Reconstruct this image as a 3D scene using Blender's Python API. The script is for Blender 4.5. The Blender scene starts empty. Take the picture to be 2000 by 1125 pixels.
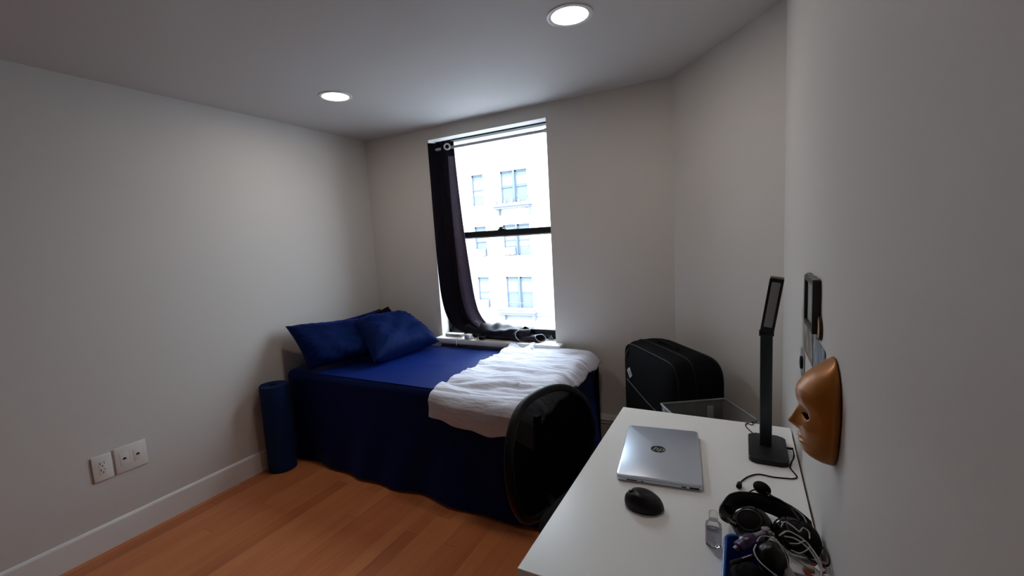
import bpy, bmesh, math, random
from mathutils import Vector, Matrix, noise
from math import sin, cos, pi, sqrt, radians as R
random.seed(7)
sc = bpy.context.scene
COL = sc.collection
V = Vector

# ------------------------------------------------------------------ helpers
def mat(name, col, rough=.6, metal=0., spec=.5, emit=None, estr=0., trans=0., ior=1.45, alpha=1., sheen=0., coat=0.):
    m = bpy.data.materials.new(name); m.use_nodes = True
    b = m.node_tree.nodes['Principled BSDF']
    b.inputs['Base Color'].default_value = (*col, 1)
    b.inputs['Roughness'].default_value = rough
    b.inputs['Metallic'].default_value = metal
    b.inputs['Specular IOR Level'].default_value = spec
    b.inputs['Transmission Weight'].default_value = trans
    b.inputs['IOR'].default_value = ior
    b.inputs['Alpha'].default_value = alpha
    b.inputs['Sheen Weight'].default_value = sheen
    b.inputs['Coat Weight'].default_value = coat
    if emit:
        b.inputs['Emission Color'].default_value = (*emit, 1)
        b.inputs['Emission Strength'].default_value = estr
    return m

def bumpy(m, scale, strength, dist=.002, detail=4, stretch=(1, 1, 1), colvar=0.):
    """adds noise bump (and optional slight colour variation) in object space"""
    nt = m.node_tree; b = nt.nodes['Principled BSDF']
    tc = nt.nodes.new('ShaderNodeTexCoord'); mp = nt.nodes.new('ShaderNodeMapping')
    mp.inputs['Scale'].default_value = stretch
    n = nt.nodes.new('ShaderNodeTexNoise'); n.inputs['Scale'].default_value = scale; n.inputs['Detail'].default_value = detail
    bp = nt.nodes.new('ShaderNodeBump'); bp.inputs['Strength'].default_value = strength; bp.inputs['Distance'].default_value = dist
    nt.links.new(tc.outputs['Object'], mp.inputs[0]); nt.links.new(mp.outputs[0], n.inputs[0])
    nt.links.new(n.outputs[0], bp.inputs['Height']); nt.links.new(bp.outputs[0], b.inputs['Normal'])
    if colvar:
        c = b.inputs['Base Color'].default_value[:3]
        rp = nt.nodes.new('ShaderNodeValToRGB')
        rp.color_ramp.elements[0].position = .3; rp.color_ramp.elements[1].position = .7
        rp.color_ramp.elements[0].color = (*[x*(1-colvar) for x in c], 1)
        rp.color_ramp.elements[1].color = (*[min(1, x*(1+colvar)) for x in c], 1)
        nt.links.new(n.outputs[0], rp.inputs[0]); nt.links.new(rp.outputs[0], b.inputs['Base Color'])
    return m

def wloc(o):
    p = V((0, 0, 0))
    M = Matrix.Identity(4)
    chain = []
    while o: chain.append(o); o = o.parent
    for q in reversed(chain):
        M = M @ Matrix.Translation(q.location) @ Matrix.Rotation(q.rotation_euler.z, 4, 'Z')
    return M

def obj(name, bm, m, parent=None, smooth=True, local=False, angle=None):
    """one mesh object; vertices given in world space unless local=True (then in the parent's space)"""
    bmesh.ops.recalc_face_normals(bm, faces=bm.faces)
    if parent is not None and not local:
        bm.transform(wloc(parent).inverted())
    me = bpy.data.meshes.new(name)
    loc = V((0, 0, 0))
    if parent is None:
        xs = [v.co for v in bm.verts]
        lo = V([min(c[i] for c in xs) for i in range(3)]); hi = V([max(c[i] for c in xs) for i in range(3)])
        loc = V(((lo.x+hi.x)/2, (lo.y+hi.y)/2, lo.z))
        bm.transform(Matrix.Translation(-loc))
    bm.to_mesh(me); bm.free()
    if smooth:
        me.polygons.foreach_set('use_smooth', [True]*len(me.polygons))
    if isinstance(m, (list, tuple)):
        for q in m: me.materials.append(q)
    else: me.materials.append(m)
    o = bpy.data.objects.new(name, me); COL.objects.link(o)
    o.location = loc
    if parent is not None: o.parent = parent
    if smooth:
        me.update()
        try: me.set_sharp_from_angle(angle=angle or R(40))
        except Exception: pass
    return o

def tag(o, label, cat, group=None, kind=None):
    if label: o['label'] = label
    if cat: o['category'] = cat
    if group: o['group'] = group
    if kind: o['kind'] = kind
    return o

def thing(name, label, cat, loc=(0, 0, 0), rotz=0, group=None):
    o = bpy.data.objects.new(name, None); COL.objects.link(o)
    o.location = loc; o.rotation_euler = (0, 0, rotz); o.empty_display_size = .05
    return tag(o, label, cat, group)

def struct(name, bm, m, smooth=False, parent=None):
    o = obj(name, bm, m, parent, smooth)
    if parent is None: o['kind'] = 'structure'
    return o

def B(): return bmesh.new()

def box(bm, lo, hi, bev=0., M=None, seg=2, mi=0):
    lo, hi = V(lo), V(hi)
    r = bmesh.ops.create_cube(bm, size=1.)
    vs = r['verts']
    for v in vs: v.co = V([(lo[i]+hi[i])/2 + v.co[i]*(hi[i]-lo[i]) for i in range(3)])
    es = list({e for v in vs for e in v.link_edges})
    fs = list({f for v in vs for f in v.link_faces})
    for f in fs: f.material_index = mi
    if bev:
        g = bmesh.ops.bevel(bm, geom=es, offset=bev, segments=seg, profile=.5, affect='EDGES')
        vs = list({v for f in g['faces'] for v in f.verts} | {v for v in vs if v.is_valid})
        for f in g['faces']: f.material_index = mi
    if M is not None:
        for v in vs: v.co = M @ v.co
    return bm

def smoothpath(pts, n=8, closed=False):
    pts = [V(p) for p in pts]; out = []; L = len(pts)
    rng = range(L if closed else L-1)
    for i in rng:
        if closed: p0, p1, p2, p3 = pts[(i-1) % L], pts[i], pts[(i+1) % L], pts[(i+2) % L]
        else: p0, p1, p2, p3 = pts[max(i-1, 0)], pts[i], pts[i+1], pts[min(i+2, L-1)]
        for k in range(n):
            t = k/n
            out.append(.5*((2*p1)+(-p0+p2)*t+(2*p0-5*p1+4*p2-p3)*t*t+(-p0+3*p1-3*p2+p3)*t**3))
    if not closed: out.append(pts[-1])
    return out

def tube(bm, pts, r, seg=8, closed=False, smooth_n=0, flat=1., up=None, caps=True, mi=0):
    """round (or flattened) tube along points; r a number or a list"""
    if smooth_n: pts = smoothpath(pts, smooth_n, closed)
    pts = [V(p) for p in pts]; n = len(pts)
    rr = (lambda i: r) if not isinstance(r, (list, tuple)) else (lambda i: r[min(len(r)-1, int(round(i*(len(r)-1)/(n-1))))])
    if callable(r): rr = lambda i: r(i/(n-1))
    rings = []; nrm = V(up) if up else None
    for i in range(n):
        if closed: t = pts[(i+1) % n]-pts[i-1]
        else: t = pts[min(i+1, n-1)]-pts[max(i-1, 0)]
        if t.length < 1e-9: t = V((0, 0, 1))
        t.normalize()
        if nrm is None:
            nrm = t.orthogonal().normalized()
        a = nrm - t*nrm.dot(t)
        if a.length < 1e-6: a = t.orthogonal()
        a.normalize()
        if not up: nrm = a
        b = t.cross(a)
        rings.append([bm.verts.new(pts[i]+a*(cos(2*pi*k/seg)*rr(i)*flat)+b*(sin(2*pi*k/seg)*rr(i))) for k in range(seg)])
    for i in range(n if closed else n-1):
        A, C = rings[i], rings[(i+1) % n]
        for k in range(seg):
            f = bm.faces.new((A[k], A[(k+1) % seg], C[(k+1) % seg], C[k])); f.material_index = mi
    if not closed and caps:
        bm.faces.new(rings[0]).material_index = mi; bm.faces.new(rings[-1]).material_index = mi
    return bm

def lathe(bm, prof, c=(0, 0, 0), seg=32, sx=1., sy=1., M=None, mi=0, close=True):
    c = V(c); rings = []
    for r, z in prof:
        if r < 1e-6: rings.append([bm.verts.new(c+V((0, 0, z)))])
        else: rings.append([bm.verts.new(c+V((cos(2*pi*k/seg)*r*sx, sin(2*pi*k/seg)*r*sy, z))) for k in range(seg)])
    vs = [v for q in rings for v in q]
    for A, C in zip(rings, rings[1:]):
        for k in range(seg):
            a, b = A[k % len(A)], A[(k+1) % len(A)]; d, e = C[k % len(C)], C[(k+1) % len(C)]
            f = [a]
            for q in (b, e, d):
                if q not in f: f.append(q)
            if len(f) > 2: bm.faces.new(f).material_index = mi
    if M is not None:
        for v in vs: v.co = M @ v.co
    return bm

def grid(bm, fn, nu, nv, wrapu=False, mi=0, mask=None):
    vs = [[bm.verts.new(fn(i/nu, j/nv)) for j in range(nv+1)] for i in range(nu if wrapu else nu+1)]
    L = len(vs)
    for i in range(nu):
        for j in range(nv):
            if mask and not mask((i+.5)/nu, (j+.5)/nv): continue
            f = bm.faces.new((vs[i][j], vs[(i+1) % L][j], vs[(i+1) % L][j+1], vs[i][j+1])); f.material_index = mi
    return vs

def prism(bm, pts, z0, z1, bev=0., M=None, mi=0):
    a = [bm.verts.new((p[0], p[1], z0)) for p in pts]; b = [bm.verts.new((p[0], p[1], z1)) for p in pts]
    n = len(pts)
    fs = [bm.faces.new(a[::-1]), bm.faces.new(b)]
    for i in range(n): fs.append(bm.faces.new((a[i], a[(i+1) % n], b[(i+1) % n], b[i])))
    vs = a+b
    if bev:
        es = [e for f in fs[:2] for e in f.edges]
        g = bmesh.ops.bevel(bm, geom=es, offset=bev, segments=2, profile=.5, affect='EDGES')
        vs = list({v for f in g['faces'] for v in f.verts} | {v for v in vs if v.is_valid})
    for f in bm.faces:
        if mi and f in fs: f.material_index = mi
    if M is not None:
        for v in vs: v.co = M @ v.co
    return bm

def rrect(w, h, r, n=6, cx=0, cy=0):
    out = []
    for sx, sy, a0 in ((1, 1, 0), (-1, 1, 90), (-1, -1, 180), (1, -1, 270)):
        for k in range(n+1):
            a = R(a0+90*k/n)
            out.append((cx+sx*(w/2-r)+cos(a)*r, cy+sy*(h/2-r)+sin(a)*r))
    return out

def solid(o, t, off=-1):
    m = o.modifiers.new('thickness', 'SOLIDIFY'); m.thickness = t; m.offset = off; return o
def subd(o, n=1):
    m = o.modifiers.new('subdivision', 'SUBSURF'); m.levels = n; m.render_levels = n; return o

def nz(x, y, z=0., s=1.): return noise.noise(V((x*s, y*s, z)))

# ------------------------------------------------------------------ materials
WALL = bumpy(mat('wall_paint', (.64, .61, .58), .55, spec=.25), 220, .12, .001)
WALLR = WALL
CEIL = bumpy(mat('ceiling_paint', (.60, .575, .555), .7, spec=.2), 150, .1, .001)
TRIM = mat('trim_paint', (.78, .77, .76), .35)
SILL = mat('sill_paint', (.80, .80, .79), .3)
BLACKMETAL = mat('black_window_frame', (.010, .011, .014), .5, spec=.25)
BLK = mat('black_plastic', (.006, .006, .007), .42, spec=.2)
BLKM = mat('black_matte', (.005, .005, .006), .8, spec=.12)
GLOSS = mat('black_gloss', (.004, .004, .005), .07, spec=.4)
WPL = mat('white_plastic', (.78, .77, .75), .35)
DESKW = mat('white_laminate', (.90, .895, .875), .28, spec=.55)
GREYM = mat('grey_metal', (.35, .36, .38), .35, .9)
CHROME = mat('chrome', (.75, .76, .78), .18, 1.)
CLEAR = mat('clear_plastic', (.93, .94, .95), .06, trans=1., ior=1.3)

def glass_mat():
    m = bpy.data.materials.new('window_glass'); m.use_nodes = True
    nt = m.node_tree; nt.nodes.clear()
    o = nt.nodes.new('ShaderNodeOutputMaterial'); t = nt.nodes.new('ShaderNodeBsdfTransparent'); g = nt.nodes.new('ShaderNodeBsdfGlossy')
    t.inputs[0].default_value = (.97, .98, .985, 1); g.inputs['Roughness'].default_value = .02
    mx = nt.nodes.new('ShaderNodeMixShader'); mx.inputs[0].default_value = .04
    nt.links.new(t.outputs[0], mx.inputs[1]); nt.links.new(g.outputs[0], mx.inputs[2]); nt.links.new(mx.outputs[0], o.inputs[0])
    return m
GLASS = glass_mat()

def floor_mat():
    m = mat('oak_floor', (.3, .13, .05), .38, spec=.4); nt = m.node_tree; b = nt.nodes['Principled BSDF']; N = nt.nodes.new; L = nt.links.new
    geo = N('ShaderNodeNewGeometry'); sep = N('ShaderNodeSeparateXYZ'); L(geo.outputs['Position'], sep.inputs[0])
    def mth(op, a, bb=None, c=None):
        n = N('ShaderNodeMath'); n.operation = op
        for k, q in enumerate((a, bb, c)):
            if q is None: continue
            if isinstance(q, (int, float)): n.inputs[k].default_value = q
            else: L(q, n.inputs[k])
        return n.outputs[0]
    W = .083
    xs = mth('DIVIDE', sep.outputs[0], W)
    row = mth('FLOOR', xs); fx = mth('FRACT', xs)
    wn = N('ShaderNodeTexWhiteNoise'); wn.noise_dimensions = '1D'; L(row, wn.inputs['W'])
    ys = mth('ADD', mth('DIVIDE', sep.outputs[1], 1.35), mth('MULTIPLY', wn.outputs[0], 7.3))
    cell = mth('FLOOR', ys); fy = mth('FRACT', ys)
    comb = N('ShaderNodeCombineXYZ'); L(row, comb.inputs[0]); L(cell, comb.inputs[1])
    w2 = N('ShaderNodeTexWhiteNoise'); w2.noise_dimensions = '2D'; L(comb.outputs[0], w2.inputs[0])
    # grain, stretched along the board
    cg = N('ShaderNodeCombineXYZ'); L(mth('MULTIPLY', sep.outputs[0], 60), cg.inputs[0]); L(mth('MULTIPLY', sep.outputs[1], 3.5), cg.inputs[1]); L(mth('MULTIPLY', w2.outputs[0], 40), cg.inputs[2])
    ng = N('ShaderNodeTexNoise'); ng.inputs['Scale'].default_value = 1.; ng.inputs['Detail'].default_value = 6; ng.inputs['Distortion'].default_value = 1.2; L(cg.outputs[0], ng.inputs[0])
    cb = N('ShaderNodeCombineXYZ'); L(mth('MULTIPLY', sep.outputs[0], 11), cb.inputs[0]); L(mth('MULTIPLY', sep.outputs[1], 1.6), cb.inputs[1]); L(mth('MULTIPLY', w2.outputs[0], 17), cb.inputs[2])
    nb = N('ShaderNodeTexNoise'); nb.inputs['Scale'].default_value = 1.; nb.inputs['Detail'].default_value = 3; L(cb.outputs[0], nb.inputs[0])
    v = mth('ADD', mth('MULTIPLY', w2.outputs[0], .38), mth('ADD', mth('MULTIPLY', ng.outputs[0], .38), mth('MULTIPLY', nb.outputs[0], .42)))
    rp = N('ShaderNodeValToRGB'); e = rp.color_ramp.elements
    e[0].position = .12; e[0].color = (.27, .070, .024, 1); e[1].position = .95; e[1].color = (.66, .25, .095, 1)
    q = e.new(.5); q.color = (.52, .16, .055, 1)
    L(v, rp.inputs[0])
    gap = mth('MAXIMUM', mth('LESS_THAN', fx, .018), mth('LESS_THAN', fy, .003))
    mx = N('ShaderNodeMix'); mx.data_type = 'RGBA'; L(mth('MULTIPLY', gap, .4), mx.inputs[0]); L(rp.outputs[0], mx.inputs[6]); mx.inputs[7].default_value = (.07, .025, .01, 1)
    L(mx.outputs[2], b.inputs['Base Color'])
    bp = N('ShaderNodeBump'); bp.inputs['Strength'].default_value = .15; bp.inputs['Distance'].default_value = .002
    L(mth('SUBTRACT', ng.outputs[0], gap), bp.inputs['Height']); L(bp.outputs[0], b.inputs['Normal'])
    return m

# ------------------------------------------------------------------ room shell
XL, XR, YB, YF, ZC = -2.955, .163, 2.973, -1.6, 2.43
T = .14
YG = 3.075          # window sash plane
WX0, WX1, WZ0, WZ1 = -2.262, -1.226, .705, 2.333
DG0, DG1 = V((-.385, YB, 0)), V((XR, 2.276, 0))
struct('floor', box(B(), (XL-T, YF-T, -.1), (XR+T, YB+T, 0)), floor_mat())
struct('ceiling', box(B(), (XL-T, YF-T, ZC), (XR+T, YB+T, ZC+.1)), CEIL)
struct('wall_left', box(B(), (XL-T, YF-T, 0), (XL, YB+T, ZC)), WALL)
struct('wall_right', box(B(), (XR, YF-T, 0), (XR+T, YB+T, ZC)), WALL)
struct('wall_front', box(B(), (XL, YF-T, 0), (XR, YF, ZC)), mat('tan_bounce_tint', (.42, .27, .19), .6))  # unseen wall; tan colour chosen to warm and dim the bounced light
wb = B()
TB = .26
box(wb, (XL, YB, 0), (WX0, YB+TB, ZC)); box(wb, (WX1, YB, 0), (XR, YB+TB, ZC))
box(wb, (WX0, YB, 0), (WX1, YB+TB, WZ0)); box(wb, (WX0, YB, WZ1), (WX1, YB+TB, ZC))
struct('wall_back', wb, WALL)
wa = B(); prism(wa, [(DG0.x, DG0.y), (XR, YB), (DG1.x, DG1.y)], 0, ZC)
struct('wall_angled', wa, WALL)

def baseboard(name, p0, p1, nrm, h=.14, t=.014):
    p0, p1, nrm = V(p0), V(p1), V(nrm)
    bm = B()
    prof = [(0, 0), (t, 0), (t, h-.012), (t*.72, h-.004), (t*.3, h), (0, h)]
    a = [bm.verts.new(p0+nrm*x+V((0, 0, z))) for x, z in prof]; b = [bm.verts.new(p1+nrm*x+V((0, 0, z))) for x, z in prof]
    bm.faces.new(a); bm.faces.new(b)
    for i in range(len(prof)): bm.faces.new((a[i], a[(i+1) % 6], b[(i+1) % 6], b[i]))
    return struct(name, bm, TRIM)
baseboard('baseboard_left', (XL, YF, 0), (XL, YB, 0), (1, 0, 0))
baseboard('baseboard_right', (XR, YF, 0), (XR, DG1.y, 0), (-1, 0, 0))
dd = (DG1-DG0).normalized(); dn = V((-.786, -.619, 0)).normalized()
baseboard('baseboard_angled', DG0, DG1, dn)
baseboard('baseboard_front', (XL, YF, 0), (XR, YF, 0), (0, 1, 0))

# window_1: black double-hung window set back in the opening
win = thing('window_1', None, None, ((WX0+WX1)/2, YG, WZ0)); win['kind'] = 'structure'
fr = B(); fw = .028
y0, y1 = YG, YG+.08
box(fr, (WX0, y0, WZ0), (WX0+fw, y1, WZ1)); box(fr, (WX1-fw, y0, WZ0), (WX1, y1, WZ1))
box(fr, (WX0, y0, WZ1-.010), (WX1, y0+.03, WZ1)); box(fr, (WX0, y0, WZ0), (WX1, y1, WZ0+.045))
obj('window_frame', fr, BLACKMETAL, win, smooth=False)
def sash(z0, z1, ya, yb_, wtop, wbot):
    s = B(); sw = .022; a, b = WX0+.02, WX1-.02
    box(s, (a, ya, z0), (a+sw, yb_, z1)); box(s, (b-sw, ya, z0), (b, yb_, z1))
    box(s, (a, ya, z1-wtop), (b, yb_, z1)); box(s, (a, ya, z0), (b, yb_, z0+wbot))
    o = obj('sash', s, BLACKMETAL, win, smooth=False)
    p = B(); box(p, (a+.01, (ya+yb_)/2-.002, z0+.01), (b-.01, (ya+yb_)/2+.002, z1-.01))
    obj('glass_pane', p, GLASS, o, smooth=False)
    return o
sash(WZ0+.03, 1.576, YG+.008, YG+.036, .046, .05)
sash(1.535, WZ1+.006, YG+.04, YG+.068, .014, .040)
lk = B(); box(lk, (-1.72, YG-.004, 1.576), (-1.66, YG+.03, 1.586), .003); box(lk, (-1.705, YG-.008, 1.586), (-1.685, YG+.02, 1.600), .003)
tube(lk, [(-1.695, YG+.005, 1.596), (-1.655, YG-.01, 1.596)], .005, 8)
obj('sash_lock', lk, BLK, win)
# white weather strip below the meeting rail
ws = B(); box(ws, (WX0+.03, YG+.006, 1.521), (WX1-.03, YG+.014, 1.530)); obj('weather_strip', ws, mat('strip_grey', (.4, .4, .42), .5), win, smooth=False)
# sill: stool board and apron
st = B(); prism(st, rrect(1.12, YG-2.885, .012, 3, -1.722, (YG+2.885)/2), WZ0-.034, WZ0+.012, .010)
struct('trim_1', st, SILL, smooth=True)
ap = B(); box(ap, (-2.225, YB-.03, WZ0-.075), (-1.215, YB, WZ0-.0335), .012)
box(ap, (-2.225, YB-.055, WZ0-.048), (-1.205, YB-.015, WZ0-.0335), .006)
struct('trim_2', ap, mat('apron_paint', (.70, .68, .67), .5), smooth=True)

# ------------------------------------------------------------------ outside: the building across the street
FAC = bumpy(mat('pale_brick', (.86, .85, .84), .9, spec=.1), 3, .1, .01, colvar=.04)
def fac_brick():
    m = FAC; nt = m.node_tree; b = nt.nodes['Principled BSDF']
    tc = nt.nodes.new('ShaderNodeTexCoord'); br = nt.nodes.new('ShaderNodeTexBrick')
    mp = nt.nodes.new('ShaderNodeMapping'); mp.inputs['Rotation'].default_value = (R(90), 0, 0)
    br.inputs['Scale'].default_value = 1.; br.inputs['Brick Width'].default_value = .42; br.inputs['Row Height'].default_value = .14
    br.inputs['Mortar Size'].default_value = .012
    br.inputs['Color1'].default_value = (.56, .55, .54, 1); br.inputs['Color2'].default_value = (.61, .60, .59, 1); br.inputs['Mortar'].default_value = (.49, .48, .47, 1)
    nt.links.new(tc.outputs['Object'], mp.inputs[0]); nt.links.new(mp.outputs[0], br.inputs[0]); nt.links.new(br.outputs[0], b.inputs['Base Color'])
fac_brick()
FFR = mat('facade_window_frame', (.105, .125, .155), .5)
FGL = mat('facade_pane', (.15, .18, .21), .5, spec=.2)
FGL2 = mat('facade_blind', (.21, .23, .255), .8)
FLEDGE = mat('facade_ledge', (.175, .18, .205), .8)
FTRIM = mat('facade_stone', (.23, .235, .26), .8)
FY = 22.
bld = thing('apartment_building', 'pale brick apartment building across the street, seen through the window', 'building', (-12, FY, -11))
bb = B()
# wall with real openings: build as strips
cols = [(-17.9, -17.1), (-16.0, -14.9), (-13.90, -13.10), (-12.0, -10.33), (-7.6, -6.8), (-5.6, -4.0)]
rows = [(-8.4+0, -6.5), (-5.35, -3.5), (-2.42, -.63), (.58, 2.30), (3.52, 5.25)]
xs = sorted({-30., 6.} | {q for c in cols for q in c}); zs = sorted({-11., 9.2} | {q for c in rows for q in c})
isw = lambda a, b: any(abs(a-c[0]) < .01 and abs(b-c[1]) < .01 for c in cols)
isr = lambda a, b: any(abs(a-c[0]) < .01 and abs(b-c[1]) < .01 for c in rows)
for a, b in zip(xs, xs[1:]):
    for c, d in zip(zs, zs[1:]):
        if isw(a, b) and isr(c, d): continue
        box(bb, (a, FY, c), (b, FY+.3, d))
box(bb, (-30, FY+.3, -11), (6, FY+8, 9.2))
obj('brick_wall', bb, FAC, bld, smooth=False)
co = B(); box(co, (-30, FY-.10, -2.83), (6, FY, -2.70)); box(co, (-30, FY-.05, -3.06), (6, FY, -2.83))
obj('cornice', co, FTRIM, bld, smooth=False)
def facade_window(x0, x1, z0, z1, dbl, blind):
    f = B(); w = .07
    for a, b in ([(x0, (x0+x1)/2-.06), ((x0+x1)/2+.06, x1)] if dbl else [(x0, x1)]):
        box(f, (a, FY+.12, z0), (a+w, FY+.2, z1)); box(f, (b-w, FY+.12, z0), (b, FY+.2, z1))
        box(f, (a, FY+.12, z1-.10), (b, FY+.2, z1)); box(f, (a, FY+.12, z0), (b, FY+.2, z0+.06))
        zm = (z0+z1)/2; box(f, (a, FY+.10, zm-.03), (b, FY+.19, zm+.03))
    if dbl: box(f, ((x0+x1)/2-.06, FY+.02, z0), ((x0+x1)/2+.06, FY+.2, z1))
    o = obj('window', f, FFR, bld, smooth=False)
    p = B(); box(p, (x0, FY+.16, z0), (x1, FY+.24, z1)); obj('pane', p, FGL, o, smooth=False)
    if blind:
        p = B(); box(p, (x0+.08, FY+.145, z0+(z1-z0)*blind), (x1-.08, FY+.16, z1-.3)); obj('blind', p, FGL2, o, smooth=False)
def facade_ledge(x0, x1, z):
    l = B(); box(l, (x0-.38, FY-.45, z-.22), (x1+.28, FY, z-.10)); box(l, (x0-.30, FY-.38, z-.34), (x1+.20, FY, z-.22))
    for xx in (x0-.22, x1-.02): box(l, (xx, FY-.30, z-.70), (xx+.2, FY, z-.30), .04)
    obj('window_ledge', l, FLEDGE, bld, smooth=False)
for ci, (x0, x1) in enumerate(cols):
    for ri, (z0, z1) in enumerate(rows):
        dbl = x1-x0 > 1.2
        if ci in (0, 1, 4, 5) and (ri in (0,)): continue
        facade_window(x0, x1, z0, z1, dbl, [.0, .55, .45, .5, .55][ri] if (ci+ri) % 2 else .3)
facade_ledge(-12.0, -10.33, 3.52); facade_ledge(-12.0, -10.33, -2.42)
# iron railing outside the lower double window
rl = B()
for k in range(26):
    x = -12.35+k*.086; tube(rl, [(x, FY-.42, -2.50), (x, FY-.42, -2.06)], .011, 5)
for z in (-2.50, -2.06): tube(rl, [(-12.38, FY-.02, z), (-12.38, FY-.42, z), (-10.16, FY-.42, z), (-10.16, FY-.02, z)], .016, 5)
obj('balcony_railing', rl, mat('iron', (.12, .13, .15), .6), bld)
def ac(x, z):
    a = B(); box(a, (x, FY-.35, z), (x+.6, FY+.1, z+.42), .02)
    o = obj('air_conditioner', a, FTRIM, bld, smooth=False)
    g = B()
    for k in range(6): box(g, (x+.06, FY-.36, z+.06+k*.055), (x+.54, FY-.34, z+.085+k*.055))
    obj('grille', g, FLEDGE, o, smooth=False)
for x, z in ((-13.8, .60), (-11.85, .62), (-13.8, -2.40)): ac(x, z)
# plant pots on the upper ledge
for x in (-12.2, -11.6, -11.2, -10.75, -10.2):
    p = B(); lathe(p, [(0, 0), (.08, 0), (.11, .2), (.1, .2), (0, .17)], (x, FY-.25, 3.42), 10)
    o = obj('flower_pot', p, FLEDGE, bld)
    q = B()
    for k in range(7):
        a = random.random()*6.28; tube(q, [(x, FY-.25, 3.6), (x+cos(a)*.09, FY-.25+sin(a)*.09, 3.72+random.random()*.18)], [.03, .008], 5)
    obj('leaves', q, mat('leaf', (.16, .22, .14), .7), o)
gr = B(); box(gr, (-45, YB+1, -11.2), (25, FY+9, -11)); struct('ground', gr, bumpy(mat('street', (.30, .30, .31), .9), 2, .3))

# ------------------------------------------------------------------ ceiling lights
def downlight(x, y, label):
    t = thing('recessed_light', label, 'ceiling light', (x, y, ZC), 0, 'round recessed ceiling lights')
    b = B(); lathe(b, [(.080, 0), (.098, 0), (.098, -.004), (.088, -.007), (.079, -.004), (.080, 0)], (x, y, ZC), 48)
    obj('trim_ring', b, mat('ring', (.8, .8, .79), .4), t)
    b = B(); lathe(b, [(0, -.0035), (.0795, -.0035), (.0795, 0), (0, 0)], (x, y, ZC), 48)
    obj('lens', b, DISC, t)
    l = bpy.data.lights.new('downlight_lamp', 'AREA'); l.shape = 'DISK'; l.size = .15; l.energy = LAMP_W; l.color = (1., .89, .77)
    lo = bpy.data.objects.new('lamp', l); COL.objects.link(lo); lo.parent = t; lo.location = (0, 0, -.012)
    return t
DISC = mat('lit_diffuser', (1, 1, 1), .5, emit=(1., .97, .91), estr=5.)
LAMP_W = 3.8
downlight(-2.214, 2.02, 'smaller-looking lit round downlight above the bed, nearer the left wall')
downlight(-.652, 1.90, 'larger-looking lit round downlight at the top edge of the photo, above the desk side')

# ------------------------------------------------------------------ outlets
OUT = mat('ivory_plate', (.74, .72, .68), .3)
DARK = mat('dark_slot', (.02, .018, .016), .6)
def plate(name, label, y0, y1, z0, z1):
    t = thing(name, label, 'wall outlet', (XL, (y0+y1)/2, z0))
    b = B(); g = []
    box(b, (XL, y0, z0), (XL+.0085, y1, z1), .005, seg=2)
    obj('cover_plate', b, OUT, t)
    return t
t = plate('power_outlet', 'single ivory power outlet plate low on the left wall, left of the data plate', .873, .957, .370, .506)
b = B(); box(b, (XL+.006, .896, .402), (XL+.0095, .936, .474), .002); rec = obj('receptacle', b, OUT, t)
b = B()
for zc in (.455, .421):
    box(b, (XL+.009, .905, zc+.002), (XL+.0102, .908, zc+.012)); box(b, (XL+.009, .922, zc+.003), (XL+.0102, .9245, zc+.011))
    lathe(b, [(0, 0), (.0032, 0), (.0032, .0012), (0, .0012)], (0, 0, 0), 10, M=Matrix.Translation((XL+.009, .915, zc-.006)) @ Matrix.Rotation(R(90), 4, 'Y'))
for k in range(4): box(b, (XL+.009, .900+k*.009, .468), (XL+.0102, .903+k*.009, .471))
obj('slots', b, DARK, rec, smooth=False)
t = plate('data_outlet', 'double-width ivory data jack plate low on the left wall, right of the power outlet', .966, 1.110, .371, .512)
for yc in (1.007, 1.066):
    b = B(); box(b, (XL+.006, yc-.020, .408), (XL+.010, yc+.020, .476), .002); ins = obj('jack_insert', b, OUT, t)
    b = B(); prism(b, [(-.008, -.004), (.008, -.004), (.008, .003), (.003, .007), (-.003, .007), (-.008, .003)], 0, .0015,
                   M=Matrix.Translation((XL+.0092, yc, .444)) @ Matrix(((0, 0, 1, 0), (1, 0, 0, 0), (0, 1, 0, 0), (0, 0, 0, 1))))
    obj('jack_opening', b, DARK, ins, smooth=False)
    b = B()
    b.free()
    for zc in (.394, .490):
        b = B(); lathe(b, [(0, 0), (.003, 0), (.002, .001), (0, .001)], (0, 0, 0), 10, M=Matrix.Translation((XL+.0068, yc, zc)) @ Matrix.Rotation(R(90), 4, 'Y'))
        obj('screw', b, GREYM, t)

# ------------------------------------------------------------------ baseboard heater on the back wall
t = thing('baseboard_heater', 'white baseboard heater along the back wall behind the foot of the bed', 'heater', (-1.8, YB, 0))
HM = mat('heater_enamel', (.50, .48, .44), .5)
b = B()
def hprism(bm, prof, x0, x1):
    a = [bm.verts.new((x0, YB-p, z)) for p, z in prof]; c = [bm.verts.new((x1, YB-p, z)) for p, z in prof]; n = len(prof)
    bm.faces.new(a); bm.faces.new(c)
    for i in range(n): bm.faces.new((a[i], a[(i+1) % n], c[(i+1) % n], c[i]))
hprism(b, [(0, .02), (.012, .02), (.012, .205), (.05, .205), (.062, .195), (.066, .198), (.052, .212), (0, .215)], -2.9, -.80)
obj('back_panel', b, HM, t, smooth=False)
b = B(); hprism(b, [(.062, .03), (.068, .03), (.068, .168), (.060, .172), (.056, .168), (.062, .162)], -2.9, -.80)
obj('front_panel', b, HM, t, smooth=False)
b = B(); hprism(b, [(.066, .176), (.070, .176), (.066, .190), (.062, .190)], -2.9, -.81); obj('damper', b, HM, t, smooth=False)
b = B(); hprism(b, [(0, .01), (.072, .01), (.072, .205), (.055, .217), (0, .217)], -.80, -.745); obj('end_cap', b, HM, t, smooth=False)

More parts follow.
